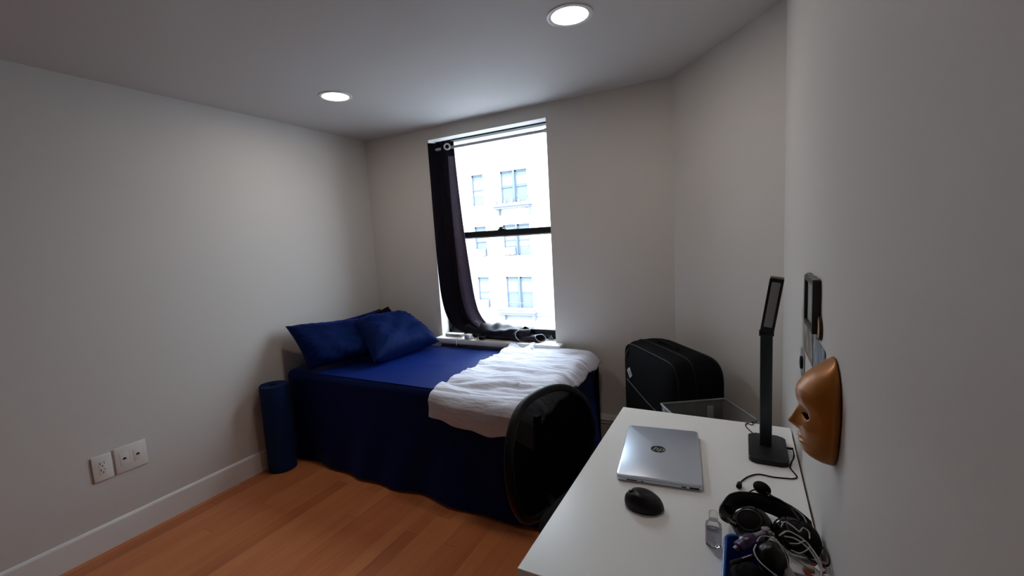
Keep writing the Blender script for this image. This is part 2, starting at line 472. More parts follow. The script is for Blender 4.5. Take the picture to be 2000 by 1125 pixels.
# ------------------------------------------------------------------ bed
BX0, BX1, BY0, BY1, BZ = -2.925, -.905, 1.955, 2.885, .655
SHEET = bumpy(mat('navy_sheet', (.0012, .006, .050), .6, spec=.25, sheen=.42), 900, .08, .0004)
PIL = bumpy(mat('navy_pillowcase', (.0012, .0055, .042), .65, spec=.2, sheen=.42), 900, .08, .0004)
for q in (SHEET, PIL):
    q.node_tree.nodes['Principled BSDF'].inputs['Sheen Tint'].default_value = (.03, .12, 1, 1); q.node_tree.nodes['Principled BSDF'].inputs['Sheen Roughness'].default_value = .35; q.node_tree.nodes['Principled BSDF'].inputs['Specular Tint'].default_value = (.1, .3, 1, 1)
bed = thing('bed', 'single bed in the left corner dressed in navy bedding', 'bed', ((BX0+BX1)/2, (BY0+BY1)/2, 0))
b = B(); box(b, (BX0+.02, BY0+.03, .36), (BX1-.03, BY1-.03, BZ-.012), .05, seg=4); obj('mattress', b, mat('mattress', (.7, .7, .7), .8), bed)
b = B(); box(b, (BX0+.03, BY0+.05, .28), (BX1-.05, BY1-.05, .355), .01); obj('bed_frame', b, BLKM, bed)
for x in (BX0+.10, BX1-.12):
    for y in (BY0+.12, BY1-.10):
        b = B(); box(b, (x-.025, y-.025, 0), (x+.025, y+.025, .282), .004); obj('leg', b, BLKM, bed)
b = B(); box(b, (BX1+.002, BY1-.045, 0), (BX1+.030, BY1-.015, .607), .006); obj('corner_post', b, BLKM, bed)

def hem_off(x):   # how far the hem flares out toward the room along the near side
    t = (x-BX0)/(BX1-BX0); return .012+.085*t
def sheet_fn():
    bm = B(); NU = 420
    # perimeter of rounded rectangle, counter-clockwise from back-left
    r = .055; per = []
    pts = rrect(BX1-BX0, BY1-BY0, r, 8, (BX0+BX1)/2, (BY0+BY1)/2)
    L = [0]
    P2 = [V((p[0], p[1], 0)) for p in pts]
    for i in range(len(P2)): L.append(L[-1]+(P2[(i+1) % len(P2)]-P2[i]).length)
    tot = L[-1]
    def at(s):
        s = s % tot
        i = max(k for k in range(len(P2)) if L[k] <= s+1e-9)
        a, c = P2[i], P2[(i+1) % len(P2)]; f = (s-L[i])/max(1e-9, L[i+1]-L[i])
        return a.lerp(c, f)
    cx, cy = (BX0+BX1)/2, (BY0+BY1)/2
    rings = []
    def ring(fn): rings.append([bm.verts.new(fn(k)) for k in range(NU)])
    S = [tot*k/NU for k in range(NU)]; base = [at(s) for s in S]
    nrm = []
    for k in range(NU):
        d = at(S[k]+.004)-at(S[k]-.004); nn = V((d.y, -d.x, 0)).normalized(); nrm.append(nn)
    # inner (top) rings
    for f in (.05, .25, .5, .7, .82, .9, .95):
        def fn(k, f=f):
            p = base[k]; x = cx+(p.x-cx)*f; y = cy+(p.y-cy)*f
            return V((x, y, BZ+.004*nz(x, y, 0, 2.5)+.002*nz(x, y, 3, 9)))
        ring(fn)
    R0 = .045
    for a in (0, 30, 55, 75, 90):
        def fn(k, a=a):
            n = nrm[k]; p = base[k]-n*R0*(1-sin(R(a))); return V((p.x, p.y, BZ-R0*(1-cos(R(a)))))
        ring(fn)
    for q in range(1, 15):
        h = q/14
        def fn(k, h=h):
            n = nrm[k]; p = base[k]; s = S[k]
            near = max(0, -n.y)             # near long side
            foot = max(0, n.x)
            back = max(0, n.y); head = max(0, -n.x)
            fl = near*hem_off(p.x)+foot*.035+.002
            wave = (nz(s*2.3, h*.8, 1)*.045+sin(s*19+2*nz(s, h, 4, 1.5))*.010)*(h**1.3)
            off = fl*h**1.5+wave*(near+foot*.8)
            if near > .5: off = max(off, -.01*h)
            if back > .3 or head > .3: off = min(off, .0)-.02*h
            z = BZ-R0-(BZ-R0-.012-.008*(1+nz(s, 0, 8, 5)))*h
            return V((p.x+n.x*off, p.y+n.y*off, z))
        ring(fn)
    for A, C in zip(rings, rings[1:]):
        for k in range(NU): bm.faces.new((A[k], A[(k+1) % NU], C[(k+1) % NU], C[k]))
    c = bm.verts.new((cx, cy, BZ))
    for k in range(NU): bm.faces.new((c, rings[0][k], rings[0][(k+1) % NU]))
    return bm
o = obj('bed_sheet', sheet_fn(), SHEET, angle=R(80))
tag(o, 'navy blue sheet draped over the bed down to the wooden floor', 'sheet')

def pillow(name, label, cat, m, c00, c10, c11, c01, th, seed, pinch=.10):
    """cushion through four corners: c00 bottom-left, c10 bottom-right, c11 top-right, c01 top-left"""
    c00, c10, c11, c01 = map(V, (c00, c10, c11, c01))
    n = ((c10-c00).cross(c01-c00)).normalized()
    N = 34
    def P(u, v, s):
        a, b = 2*u-1, 2*v-1
        # concave sides: pull edge midpoints inward
        k = 1-pinch*(1-a*a)*(b*b)*.6; kk = 1-pinch*(1-b*b)*(a*a)*.6
        aa, bb_ = a*kk, b*k
        uu, vv = (aa+1)/2, (bb_+1)/2
        p = c00*(1-uu)*(1-vv)+c10*uu*(1-vv)+c11*uu*vv+c01*(1-uu)*vv
        h = ((1-a**4)*(1-b**4))**.62
        edge = max(abs(a), abs(b))
        w = .020*nz(a*2.2+seed, b*2.2, seed, 1.2)*h
        ang = math.atan2(b, a)
        w += .006*sin(ang*26+4*nz(a*2, b*2, seed+3))*(edge**3)*(1-edge)*5
        w += .005*nz(a*7, b*4, seed+5)*h
        return p+n*(s*(th*.5*h)+w)
    bm = B(); vs = {}
    def vert(i, j, s):
        key = (i, j, 0 if i in (0, N) or j in (0, N) else s)
        if key not in vs: vs[key] = bm.verts.new(P(i/N, j/N, s))
        return vs[key]
    for s in (1, -1):
        for i in range(N):
            for j in range(N):
                bm.faces.new([vert(i, j, s), vert(i+1, j, s), vert(i+1, j+1, s), vert(i, j+1, s)])
    o = obj(name, bm, m, angle=R(75)); return tag(o, label, cat, 'navy pillows on the bed' if name == 'pillow' else None)
pillow('pillow', 'leftmost navy pillow, leaning on the left wall at the near edge of the bed', 'pillow', PIL,
       (-2.625, 1.93, .690), (-2.37, 2.45, .700), (-2.80, 2.56, .925), (-2.880, 1.972, .975), .16, 1.3)
pillow('pillow', 'front navy pillow nearest the window, slumped on the sheet', 'pillow', PIL,
       (-2.26, 2.17, .702), (-2.19, 2.84, .702), (-2.55, 2.85, .925), (-2.66, 2.40, .945), .21, 5.1)
pillow('pillow', 'navy pillow standing behind the two front pillows against the left wall', 'pillow', PIL,
       (-2.74, 2.36, .69), (-2.70, 2.90, .69), (-2.88, 2.90, .945), (-2.88, 2.36, .925), .09, 9.7)
pillow('cushion', 'black cushion peeking up in the corner behind the navy pillows', 'cushion', BLKM,
       (-2.66, 2.68, .72), (-2.58, 2.90, .72), (-2.80, 2.92, .965), (-2.90, 2.76, .90), .07, 3.3, .02)

# throw blanket
THROW = bumpy(mat('pale_fleece', (.62, .63, .71), .95, spec=.1, sheen=.2), 30, 1., .010, detail=5, stretch=(.35, 1, 1))
def throw():
    bm = B()
    x0, x1 = -1.575, -.872; ye = 1.925
    def ridge(x, y):
        z = 0
        # long soft folds running across the bed's width direction (left-right)
        z += .011*sin(24*y+3.2*nz(x, y, 1, 2.4)+5*(x+1.2))*(.4+.6*abs(nz(x, y, 2, 3)))*min(1, max(.25, (y-1.95)*1.6))
        z += .018*nz(x*1.3, y*5.2, 5, 1.6)+.011*nz(x*2.5, y*11, 9, 1.5)+.007*(1-2*abs(nz(x*3.5+.6*y, y*17-2*x, 4, 1.)))+.004*(1-2*abs(nz(x*7, y*30, 14, 1.)))
        z += .020*math.exp(-((y-2.06-.07*sin(5*x))/.035)**2)*(1 if x < -1.1 else .7)
        return z
    def fn(u, v):
        # v: 0 at the wall, 1 at the near hem
        ln = 2.90-ye; s = v*(ln+.20)
        xl = x0+.022*nz(0, v*9, 3)+.03*v-.0
        x = xl+(x1-xl)*u
        if s < ln:
            y = 2.90-s; z = BZ+.015
            drop = 0
        else:
            q = s-ln; r = .05
            if q < r*pi/2: a = q/r; y = ye-r*sin(a)*.9; z = BZ+.015-r*(1-cos(a))
            else: y = ye-r*.9-.004; z = BZ+.015-r-(q-r*pi/2)
            z += .012*nz(u*3, 0, 6, 2)*(q/.2); y -= .016*(1+nz(u*5, q*5, 2))*min(1, q/.08)
        w = ridge(x, min(y, 2.9))
        if s < ln: z += max(-.006, w)*1.0+.004
        else: y -= abs(w)*.8
        # foot overhang
        over = x-(BX1+.005)
        if over > -.06:
            t = over+.06; z -= t*t*9 + (.02*nz(y*6, 0, 7)+.008)*max(0, over*10)
        # bunched corner against the sill
        if s < .12 and x < -1.36: z += .035*(1-s/.12)*(.6+.5*sin(x*40))
        if x < x0+.05: z += .006*(1-(x-x0)/.05)*(1+nz(y*20, 0, 2))
        if s >= ln:
            hemlift = .045*max(0, 1-u*2.2); z = max(z, BZ-.16+hemlift) if False else z+hemlift*((s-ln)/.2)
        return V((x, y, z))
    grid(bm, fn, 110, 190)
    return bm
o = obj('throw_blanket', throw(), THROW, angle=R(85)); solid(o, .006, 1)
tag(o, 'crumpled pale grey throw blanket across the foot of the bed', 'blanket')

# ------------------------------------------------------------------ yoga mat
MATB = bumpy(mat('blue_foam', (.004, .022, .085), .75, spec=.2), 300, .25, .001)
t = thing('yoga_mat', 'rolled blue foam exercise mat standing on end between bed and left wall', 'exercise mat', (-2.865, 1.835, 0))
b = B()
def spiral(a):     # rolled sheet: radius grows with angle
    return .022+.0121*a/(2*pi)
a1 = 2*pi*5.6; n = 230; H = .60; th = .0078
ra = []
for i in range(n+1):
    a = a1*i/n; ph = a-a1+R(200); rr = spiral(a)
    ra.append((V((cos(ph)*rr*1.02, sin(ph)*rr*.98, 0)), V((cos(ph)*(rr+th), sin(ph)*(rr+th), 0))))
c0 = V((-2.853, 1.815, 0))
def rowv(z, q): return [b.verts.new(c0+p[q]+V((0, 0, z))) for p in ra]
ib, it_, ob, ot = rowv(.002, 0), rowv(H, 0), rowv(.002, 1), rowv(H, 1)
for i in range(n):
    b.faces.new((ib[i], ib[i+1], it_[i+1], it_[i])); b.faces.new((ob[i], ob[i+1], ot[i+1], ot[i]))
    b.faces.new((it_[i], it_[i+1], ot[i+1], ot[i])); b.faces.new((ib[i], ib[i+1], ob[i+1], ob[i]))
b.faces.new((ib[0], it_[0], ot[0], ob[0])); b.faces.new((ib[n], it_[n], ot[n], ob[n]))
obj('foam_roll', b, MATB, t)
b = B()
for z in (.12,): pass
lathe(b, [(.0755, .0), (.0775, .0), (.0775, .03), (.0755, .03), (.0755, 0)], (c0.x, c0.y, .44), 40)
b.free()

# ------------------------------------------------------------------ curtain and rod
ROD = mat('rod_grey', (.42, .44, .48), .4, .2)
RZ = 2.252; RY = 2.998
t = thing('curtain_rod', 'thin grey tension rod across the top of the window recess', 'curtain rod', ((WX0+WX1)/2, RY, RZ))
b = B(); tube(b, [(WX0+.02, RY, RZ), (WX1-.02, RY, RZ)], .0115, 16); obj('rod', b, ROD, t)
for x, s in ((WX0, 1), (WX1, -1)):
    b = B(); tube(b, [(x+s*.001, RY, RZ), (x+s*.022, RY, RZ)], .016, 16); obj('end_cap', b, mat('cap_white', (.6, .6, .6), .4), t)

CUR = bumpy(mat('black_curtain', (.006, .005, .010), .8, spec=.15), 500, .1, .0004)
def curtain_pattern():
    m = mat('plum_brocade', (.05, .035, .06), .5, spec=.5); nt = m.node_tree; b = nt.nodes['Principled BSDF']
    tc = nt.nodes.new('ShaderNodeTexCoord'); vo = nt.nodes.new('ShaderNodeTexVoronoi'); vo.inputs['Scale'].default_value = 22
    no = nt.nodes.new('ShaderNodeTexNoise'); no.inputs['Scale'].default_value = 14
    rp = nt.nodes.new('ShaderNodeValToRGB'); e = rp.color_ramp.elements
    e[0].position = .06; e[0].color = (.30, .28, .34, 1); e[1].position = .20; e[1].color = (.055, .042, .070, 1)
    nt.links.new(tc.outputs['Object'], no.inputs[0]); nt.links.new(no.outputs['Color'], vo.inputs[0]); vo.inputs['Scale'].default_value = 14; nt.links.new(vo.outputs['Distance'], rp.inputs[0]); nt.links.new(rp.outputs[0], b.inputs['Base Color'])
    return m
CURP = curtain_pattern()
cur = thing('curtain', 'black curtain bunched at the left of the window with its tail lying on the sill', 'curtain', (-2.13, RY, .73))
# centre line (left edge, right edge) against height
LE = [(2.305, -2.258), (2.05, -2.256), (1.64, -2.254), (1.20, -2.246), (1.00, -2.226), (.88, -2.190), (.80, -2.13), (.762, -2.04)]
RE = [(2.300, -2.040), (2.05, -2.028), (1.64, -2.000), (1.20, -1.955), (1.00, -1.925), (.90, -1.885), (.83, -1.815), (.785, -1.72)]
def lerp_tab(tab, f):
    x = f*(len(tab)-1); i = min(int(x), len(tab)-2); r = x-i
    # catmull
    g = lambda k: V((tab[max(0, min(len(tab)-1, k))][0], tab[max(0, min(len(tab)-1, k))][1], 0))
    p0, p1, p2, p3 = g(i-1), g(i), g(i+1), g(i+2)
    q = .5*((2*p1)+(-p0+p2)*r+(2*p0-5*p1+4*p2-p3)*r*r+(-p0+3*p1-3*p2+p3)*r**3)
    return q.x, q.y
def cur_fn(s0, s1, depth=.026, yoff=0.):
    def fn(u, v):
        s = s0+(s1-s0)*u
        zl, xl = lerp_tab(LE, v); zr, xr = lerp_tab(RE, v)
        x = xl+(xr-xl)*s; z = zl+(zr-zl)*s
        amp = depth*(1-.25*v)
        y = RY-.014-amp*cos(2*pi*(s-.68)*1.5625)+yoff-.045*max(0, v-.6)*(s)
        if v > .8: z += .012*nz(s*6, v*6, 2)
        return V((x, y, z))
    return fn
s0_ = lambda v: .80-.12*min(1, max(0, (v-.10)/.35))
b = B(); grid(b, lambda u, v: cur_fn(0, s0_(v))(u, v), 70, 90); o = obj('black_lining', b, CUR, cur, angle=R(85)); solid(o, .003)
b = B()
def strip(u, v):
    v2 = .08+.92*v
    return cur_fn(s0_(v2), 1.0)(u, v2)
grid(b, strip, 18, 80); o = obj('patterned_face', b, CURP, cur, angle=R(85)); solid(o, .003); o['label'] = 'plum patterned face turned at the edge'
b = B(); grid(b, lambda u, v: cur_fn(s0_(v*.08), 1.0)(u, v*.08), 18, 12); o = obj('header_band', b, CUR, cur, angle=R(85)); solid(o, .003)
for x, yy in ((-2.068, -.036), (-2.13, -.04), (-2.20, -.04)):
    b = B(); M = Matrix.Translation((x, RY+yy-.006, RZ)) @ Matrix.Rotation(R(90), 4, 'X') @ Matrix.Rotation(R(28), 4, 'Y')
    if x > -2.1:
        lathe(b, [(.017, -.003), (.026, -.004), (.028, 0), (.026, .004), (.017, .003), (.015, 0), (.017, -.003)], (0, 0, 0), 28, M=M)
        obj('grommet', b, mat('grommet_silver', (.6, .6, .62), .35, .3), cur)
    else: b.free()
# tail of the curtain lying on the sill
SZ = WZ0+.0135
CURT = bumpy(mat('plum_satin', (.008, .007, .014), .5, spec=.3), 60, .25, .003)
EDGE = mat('hem_edge', (.42, .40, .42), .6)
b = B()
def tail(u, v):       # u along the sill, v around
    x = -2.02+.60*u
    hw = .058+.018*sin(u*pi)-.010*u; hh = (.100+.018*sin(u*2.4+.4)-.020*u)*(1+.18*nz(u*9, v*5, 3))
    a = v*2*pi
    yc = 3.005-.03*u+.012*sin(u*9)
    y = yc+cos(a)*hw*(1+.12*nz(u*7, v*4, 8)); z = SZ+.002+hh*(.5+.5*sin(a))*(1+.10*sin(a*3+u*8))
    return V((x, y, max(SZ, z)))
grid(b, tail, 60, 26)
obj('tail_fold', b, CURT, cur, angle=R(80))
def hemflap(c, rx, ry, length, ang, n, lean=0.):
    """an open rolled end of cloth; elliptical mouth facing +x-ish"""
    b = B(); c = V(c); ax = V((cos(ang), sin(ang), 0)); sd = V((-sin(ang), cos(ang), 0))
    ring_ = []
    def fn(u, v):
        a = v*2*pi; k = .55+.45*u
        r1 = 1+.10*nz(v*6, u*3, n)
        p = c+ax*(length*(u-1)+.03*u*cos(a+.8)) + sd*(cos(a)*ry*k*r1)+V((0, 0, max(0, rx*(1+sin(a))*k*r1)))
        if lean: p += sd*(lean*u)
        p.z = max(p.z, SZ+.0005); return p
    grid(b, fn, 22, 36)
    o = obj('rolled_flap', b, CURT, cur, angle=R(80)); solid(o, .002)
    e = B(); tube(e, [fn(1, k/36) for k in range(36)], .0024, 6, closed=True)
    obj('hem_edge', e, EDGE, o)
hemflap((-1.49, 2.945, SZ), .043, .050, .25, R(-14), 2.)
hemflap((-1.345, 2.965, SZ), .028, .040, .24, R(6), 5.)
hemflap((-1.47, 3.000, SZ+.03), .036, .034, .20, R(12), 8.)

# ------------------------------------------------------------------ things on the sill
t = thing('flat_box', 'flat off-white box lying at the left end of the window sill', 'box', (-2.135, 2.975, SZ))
b = B(); box(b, (-.080, -.028, 0), (.080, .028, .024), .004); o = obj('case', b, mat('offwhite', (.42, .40, .37), .5), t, local=True)
b = B(); box(b, (-.03, -.0288, .009), (.05, -.0276, .013)); obj('slot', b, DARK, o, smooth=False, local=True)
t = thing('usb_charger', 'white plug charger block on the sill in front of the curtain', 'charger', (-1.958, 2.912, SZ), R(-10))
b = B(); box(b, (-.030, -.024, 0), (.026, .024, .040), .007, seg=3); obj('body', b, WPL, t, local=True)
b = B(); lathe(b, [(0, 0), (.014, 0), (.014, .0012), (0, .0012)], (0, 0, 0), 20, M=Matrix.Translation((-.002, -.0245, .02)) @ Matrix.Rotation(R(90), 4, 'X')); obj('face_disc', b, mat('greyish', (.5, .5, .52), .4), t, local=True)
b = B(); tube(b, [(.026, 0, .02), (.045, -.004, .024), (.06, -.012, .014), (.075, -.018, .003), (.095, -.012, .0025)], .0022, 8, smooth_n=6); obj('cable', b, WPL, t, local=True)
b = B(); tube(b, [(-2.065, 2.925, SZ+.003), (-2.058, 2.895, SZ+.003), (-2.055, 2.877, SZ-.004), (-2.055, 2.874, SZ-.03), (-2.056, 2.874, SZ-.052)], .0024, 8, smooth_n=6)
tag(obj('cord', b, WPL), 'short white cord hanging over the front edge of the window sill', 'cord')
t = thing('small_bowl', 'small shiny black cup on the sill beside the white charger', 'cup', (-1.835, 2.918, SZ))
b = B(); lathe(b, [(0, 0), (.022, 0), (.030, .012), (.034, .030), (.031, .030), (.026, .012), (0, .006)], (0, 0, 0), 32); obj('cup_body', b, mat('dark_glaze', (.006, .012, .014), .12), t, local=True)
b = B(); tube(b, [(.034*cos(a*pi/16), .034*sin(a*pi/16), .030) for a in range(32)], .0022, 6, closed=True); obj('rim', b, mat('dark_rim', (.05, .06, .06), .2), t, local=True)
t = thing('window_latch', 'small dark metal catch at the right end of the window sill', 'latch', (-1.285, 3.03, SZ))
b = B(); prism(b, [(-.045, -.02), (.035, -.02), (.035, .02), (-.045, .02)], 0, .005, .001); obj('plate', b, GREYM, t, local=True)
b = B(); prism(b, [(-.03, 0), (.02, 0), (-.004, .034)], -.004, .004, M=Matrix.Rotation(R(90), 4, 'X') @ Matrix.Translation((0, .005, 0))); obj('catch', b, mat('gm', (.12, .13, .14), .4, .5), t, local=True)

# ------------------------------------------------------------------ desk
DX0, DX1, DY0, DY1, DZ = -.457, .1575, .812, 1.835, .75
desk = thing('desk', 'white laminate desk along the right wall', 'desk', ((DX0+DX1)/2, (DY0+DY1)/2, 0))
b = B(); box(b, (DX0, DY0, DZ-.034), (DX1, DY1, DZ), .0018); obj('tabletop', b, DESKW, desk, smooth=False)
for x in (DX0+.06, DX1-.06):
    for y in (DY0+.06, DY1-.06):
        b = B(); tube(b, [(x, y, 0), (x, y, .02), (x, y, DZ-.036)], .02, 20); tube(b, [(x, y, DZ-.042), (x, y, DZ-.0345)], .045, 20); obj('leg', b, mat('leg_grey', (.55, .55, .55), .4), desk)

# ------------------------------------------------------------------ laptop
ALU = bumpy(mat('silver_aluminium', (.66, .73, .84), .34, .8), 700, .05, .0003)
lap = thing('laptop', 'closed silver laptop lying on the white desk', 'laptop', (-.2415, 1.452, DZ), R(6.6))
b = B(); prism(b, rrect(.243, .362, .012, 5), .0022, .0115, .002); obj('base', b, ALU, lap, local=True)
b = B(); prism(b, rrect(.243, .362, .012, 5), .0128, .0195, .0028); obj('lid', b, ALU, lap, local=True)
lid = lap.children[-1]
b = B(); prism(b, rrect(.236, .355, .011, 5), .0112, .0130); obj('seam', b, mat('seam_dark', (.04, .04, .045), .5), lap, local=True)
b = B()
for x, w, h in ((-.075, .030, .0028), (-.045, .006, .003), (.072, .013, .0035), (.100, .026, .0045)):
    box(b, (x-w/2, -.1818, .0065-h/2), (x+w/2, -.1806, .0065+h/2))
obj('ports', b, DARK, lap, smooth=False, local=True)
b = B()
for x in (-.09, .09):
    for y in (-.15, .15): lathe(b, [(0, 0), (.008, 0), (.007, .0028), (0, .0028)], (x, y, 0), 12)
obj('rubber_feet', b, BLK, lap, local=True)
LOGOD = mat('logo_mirror', (.07, .075, .08), .12, .9); LOGOL = mat('logo_letters', (.45, .48, .53), .3, .8)
b = B(); lathe(b, [(0, 0), (.0235, 0), (.0235, .0005), (0, .0005)], (-.008, .010, .0195), 40); logo = obj('emblem_disc', b, LOGOD, lap, local=True)
cu = bpy.data.curves.new('hp', 'FONT'); cu.body = 'hp'; cu.size = .038; cu.align_x = 'CENTER'; cu.align_y = 'CENTER'; cu.extrude = .0002; cu.shear = .35; cu.offset = .0002
tmp = bpy.data.objects.new('tmp_text', cu); COL.objects.link(tmp)
bpy.context.view_layer.update()
me = bpy.data.meshes.new_from_object(tmp.evaluated_get(bpy.context.evaluated_depsgraph_get()))
bpy.data.objects.remove(tmp)
me.transform(Matrix.Translation((-.008, .010, .0203)) @ Matrix.Rotation(R(0), 4, 'Z')); me.materials.append(LOGOL)
o = bpy.data.objects.new('emblem_letters', me); COL.objects.link(o); o.parent = logo

# ------------------------------------------------------------------ mouse
t = thing('computer_mouse', 'black ergonomic wireless mouse on the white desk', 'computer mouse', (-.238, 1.148, DZ), R(8))
b = B()
def mouse(u, v):
    a = u*2*pi; ca, sa = cos(a), sin(a)
    # plan outline (x right, y away)
    rx = .052*(1+.05*ca); ry = .036*(1+.16*ca)
    prof = [(0.92, 0), (1.0, .14), (.985, .42), (.91, .68), (.72, .88), (.46, .97), (.2, .995), (0, 1)]
    x = v*(len(prof)-1); i = min(int(x), len(prof)-2); r = x-i
    k = prof[i][0]*(1-r)+prof[i+1][0]*r; h = prof[i][1]*(1-r)+prof[i+1][1]*r
    px, py = ca*rx*k, sa*ry*k
    top = .045-.009*max(0, (px+.010)/.05)**1.3-.008*max(0, -(px+.022)/.03)
    px -= .007*h; py += .008*h
    return V((px, py, .001+h*top))
grid(b, mouse, 40, 21, wrapu=True); bmesh.ops.remove_doubles(b, verts=b.verts, dist=1e-5)
bot = [v for v in b.verts if v.co.z < .00101]
o = obj('shell', b, mat('mouse_black', (.005, .005, .007), .33, spec=.35), t, local=True, angle=R(80)); subd(o, 1)
b = B(); lathe(b, [(0, -.004), (.010, -.004), (.011, 0), (.010, .004), (0, .004)], (0, 0, 0), 24, M=Matrix.Translation((-.030, .006, .037)) @ Matrix.Rotation(R(90), 4, 'X') @ Matrix.Rotation(R(20), 4, 'Y')); obj('scroll_wheel', b, mat('steel_dark', (.10, .10, .12), .25, .8), t, local=True)
b = B(); tube(b, [(-.010, -.027, .024), (.004, -.031, .020), (.018, -.029, .016)], .0028, 8, smooth_n=4); obj('side_buttons', b, BLK, t, local=True)

# ------------------------------------------------------------------ desk lamp
LB = mat('lamp_black', (.008, .009, .011), .42, spec=.3)
LG = mat('lamp_slate', (.022, .034, .040), .40, .2)
lamp = thing('desk_lamp', 'black folding desk lamp with upright arm at the back corner of the desk', 'desk lamp', (.075, 1.613, DZ))
b = B(); prism(b, rrect(.112, .200, .022, 6), 0, .016, .004); o = obj('base', b, LB, lamp, local=True); 
b = B(); prism(b, rrect(.100, .004, .001, 2, 0, -.020), .0158, .0166); obj('base_seam', b, mat('seam', (.004, .004, .005), .5), o, local=True)
b = B(); prism(b, rrect(.036, .016, .004, 3, -.005, .014), .016, .400, .001); obj('arm', b, LG, lamp, local=True)
b = B(); tube(b, [(-.026, .014, .398), (.016, .014, .398)], .0105, 20); obj('hinge', b, LB, lamp, local=True)
hd = B()
Mh = Matrix.Translation((-.004, .010, .402)) @ Matrix.Rotation(R(-6), 4, 'Z') @ Matrix.Rotation(R(9), 4, 'Y') @ Matrix.Rotation(R(6), 4, 'X')
prism(hd, rrect(.040, .186, .006, 4, 0, .090), -.006, .006, .002, M=Mh @ Matrix.Rotation(R(90), 4, 'X'))
head = obj('lamp_head', hd, LB, lamp, local=True)
b = B(); prism(b, rrect(.024, .150, .003, 3, 0, .094), .0058, .0068, M=Mh @ Matrix.Rotation(R(90), 4, 'X')); obj('light_panel', b, mat('unlit_diffuser', (.30, .31, .33), .4), head, local=True)
b = B(); box(b, (-.019, -.006, .180), (.019, .006, .1865), .001, M=Mh); obj('head_tip', b, mat('tip_grey', (.25, .25, .26), .4), head, local=True)
# cords
CZ = DZ+.0022
b = B(); tube(b, [(.135, 1.640, CZ+.006), (.148, 1.640, CZ+.004), (.1485, 1.600, CZ), (.138, 1.555, CZ), (.132, 1.517, CZ), (.140, 1.485, CZ), (.1445, 1.465, CZ), (.135, 1.452, CZ), (.118, 1.446, CZ), (.080, 1.440, CZ), (.045, 1.442, CZ), (.018, 1.418, CZ), (.000, 1.385, CZ), (-.006, 1.362, CZ)], .0019, 8, smooth_n=8)
cord = obj('cord', b, BLKM, lamp)
b = B(); tube(b, [(.131, 1.640, CZ+.006), (.150, 1.640, CZ+.006)], .004, 10); obj('connector', b, BLK, cord)
b = B(); tube(b, [(-.006, 1.360, DZ+.0065), (-.007, 1.350, DZ+.008), (-.008, 1.338, DZ+.008)], [.006, .0075, .0075], 16); obj('plug', b, BLK, cord)
b = B(); tube(b, [(.040, 1.722, CZ), (.028, 1.752, CZ), (.014, 1.785, CZ), (.012, 1.812, CZ), (.020, 1.822, CZ), (.030, 1.812, CZ), (.038, 1.822, CZ), (.036, 1.834, CZ), (.034, 1.839, CZ), (.034, 1.8405, DZ-.03)], .0017, 8, smooth_n=6)
tag(obj('thin_cable', b, BLKM), 'short black cable curling off the far desk edge behind the lamp', 'cable')

# ------------------------------------------------------------------ suitcase
S0 = V((-.385, 2.973, 0)); d = V((.619, -.786, 0)); nn = V((-.786, -.619, 0))
SC = bumpy(mat('suitcase_nylon', (.006, .006, .0075), .9, spec=.08), 600, .4, .001)
ctr = S0+nn*.25+d*.343
sa = math.atan2(d.y, d.x)
t = thing('suitcase', 'large black soft suitcase standing upright in the corner behind the desk', 'suitcase', (ctr.x, ctr.y, 0), sa)
SL, SD, SH = .635, .26, .80
b = B()
def sbox(u, v):
    # rings of rounded rectangle outline in x-z (front view), extruded in y with soft rounding
    a = u*2*pi
    p = 8
    ca, sa_ = cos(a), sin(a)
    ex = abs(ca)**(2/p)*(1 if ca > 0 else -1); ez = abs(sa_)**(2/p)*(1 if sa_ > 0 else -1)
    yy = (v*2-1)
    k = (1-abs(yy)**7*.10) if abs(yy) < 1 else .9
    x = ex*SL/2*k; z = .045+SH/2*(1+ez*k)
    if ez > 0: z -= .016*ez*(x/(SL/2))*0
    z += .006*nz(u*8, v*3, 1); x += .006*nz(u*9, v*4, 5)
    return V((x, yy*SD/2, z-.0))
vs = grid(b, sbox, 72, 20, wrapu=True)
for j in (0, 20):
    ring0 = [vs[i][j] for i in range(72)]
    c = V((0, ring0[0].co.y, .045+SH/2)); prev = ring0
    for f, dy in ((.93, .010), (.7, .016), (.35, .02)):
        sgn = -1 if j == 0 else 1
        cur_r = [b.verts.new(V((c.x+(v.co.x-c.x)*f, v.co.y+sgn*dy*(1+.3*nz(v.co.x*5, v.co.z*5, 2)), c.z+(v.co.z-c.z)*f))) for v in ring0]
        for i in range(72): b.faces.new((prev[i], prev[(i+1) % 72], cur_r[(i+1) % 72], cur_r[i]))
        prev = cur_r
    b.faces.new(prev)
obj('shell', b, SC, t, local=True, angle=R(60))
b = B()
def outline(k, y, off=0):
    out = []
    for i in range(72):
        v = sbox(i/72, k); out.append(V((v.x*(1+off), y if y is not None else v.y, .445+(v.z-.445)*(1+off))))
    return out
tube(b, outline(.04, -SD/2*.93, .008), .0055, 6, closed=True); tube(b, outline(.96, SD/2*.93, .008), .0055, 6, closed=True)
obj('piping', b, mat('piping', (.006, .006, .007), .6, spec=.2), t, local=True)
b = B(); tube(b, outline(.35, None, .004), .0035, 6, closed=True); obj('zipper', b, mat('zip', (.007, .007, .008), .6, spec=.2), t, local=True)
b = B(); tube(b, [(-.24, -SD/2-.016, .605), (-.10, -SD/2-.020, .575), (.03, -SD/2-.021, .548), (.14, -SD/2-.019, .53)], .0018, 6); obj('pocket_zip', b, mat('zip_grey', (.07, .07, .078), .5), t, local=True)
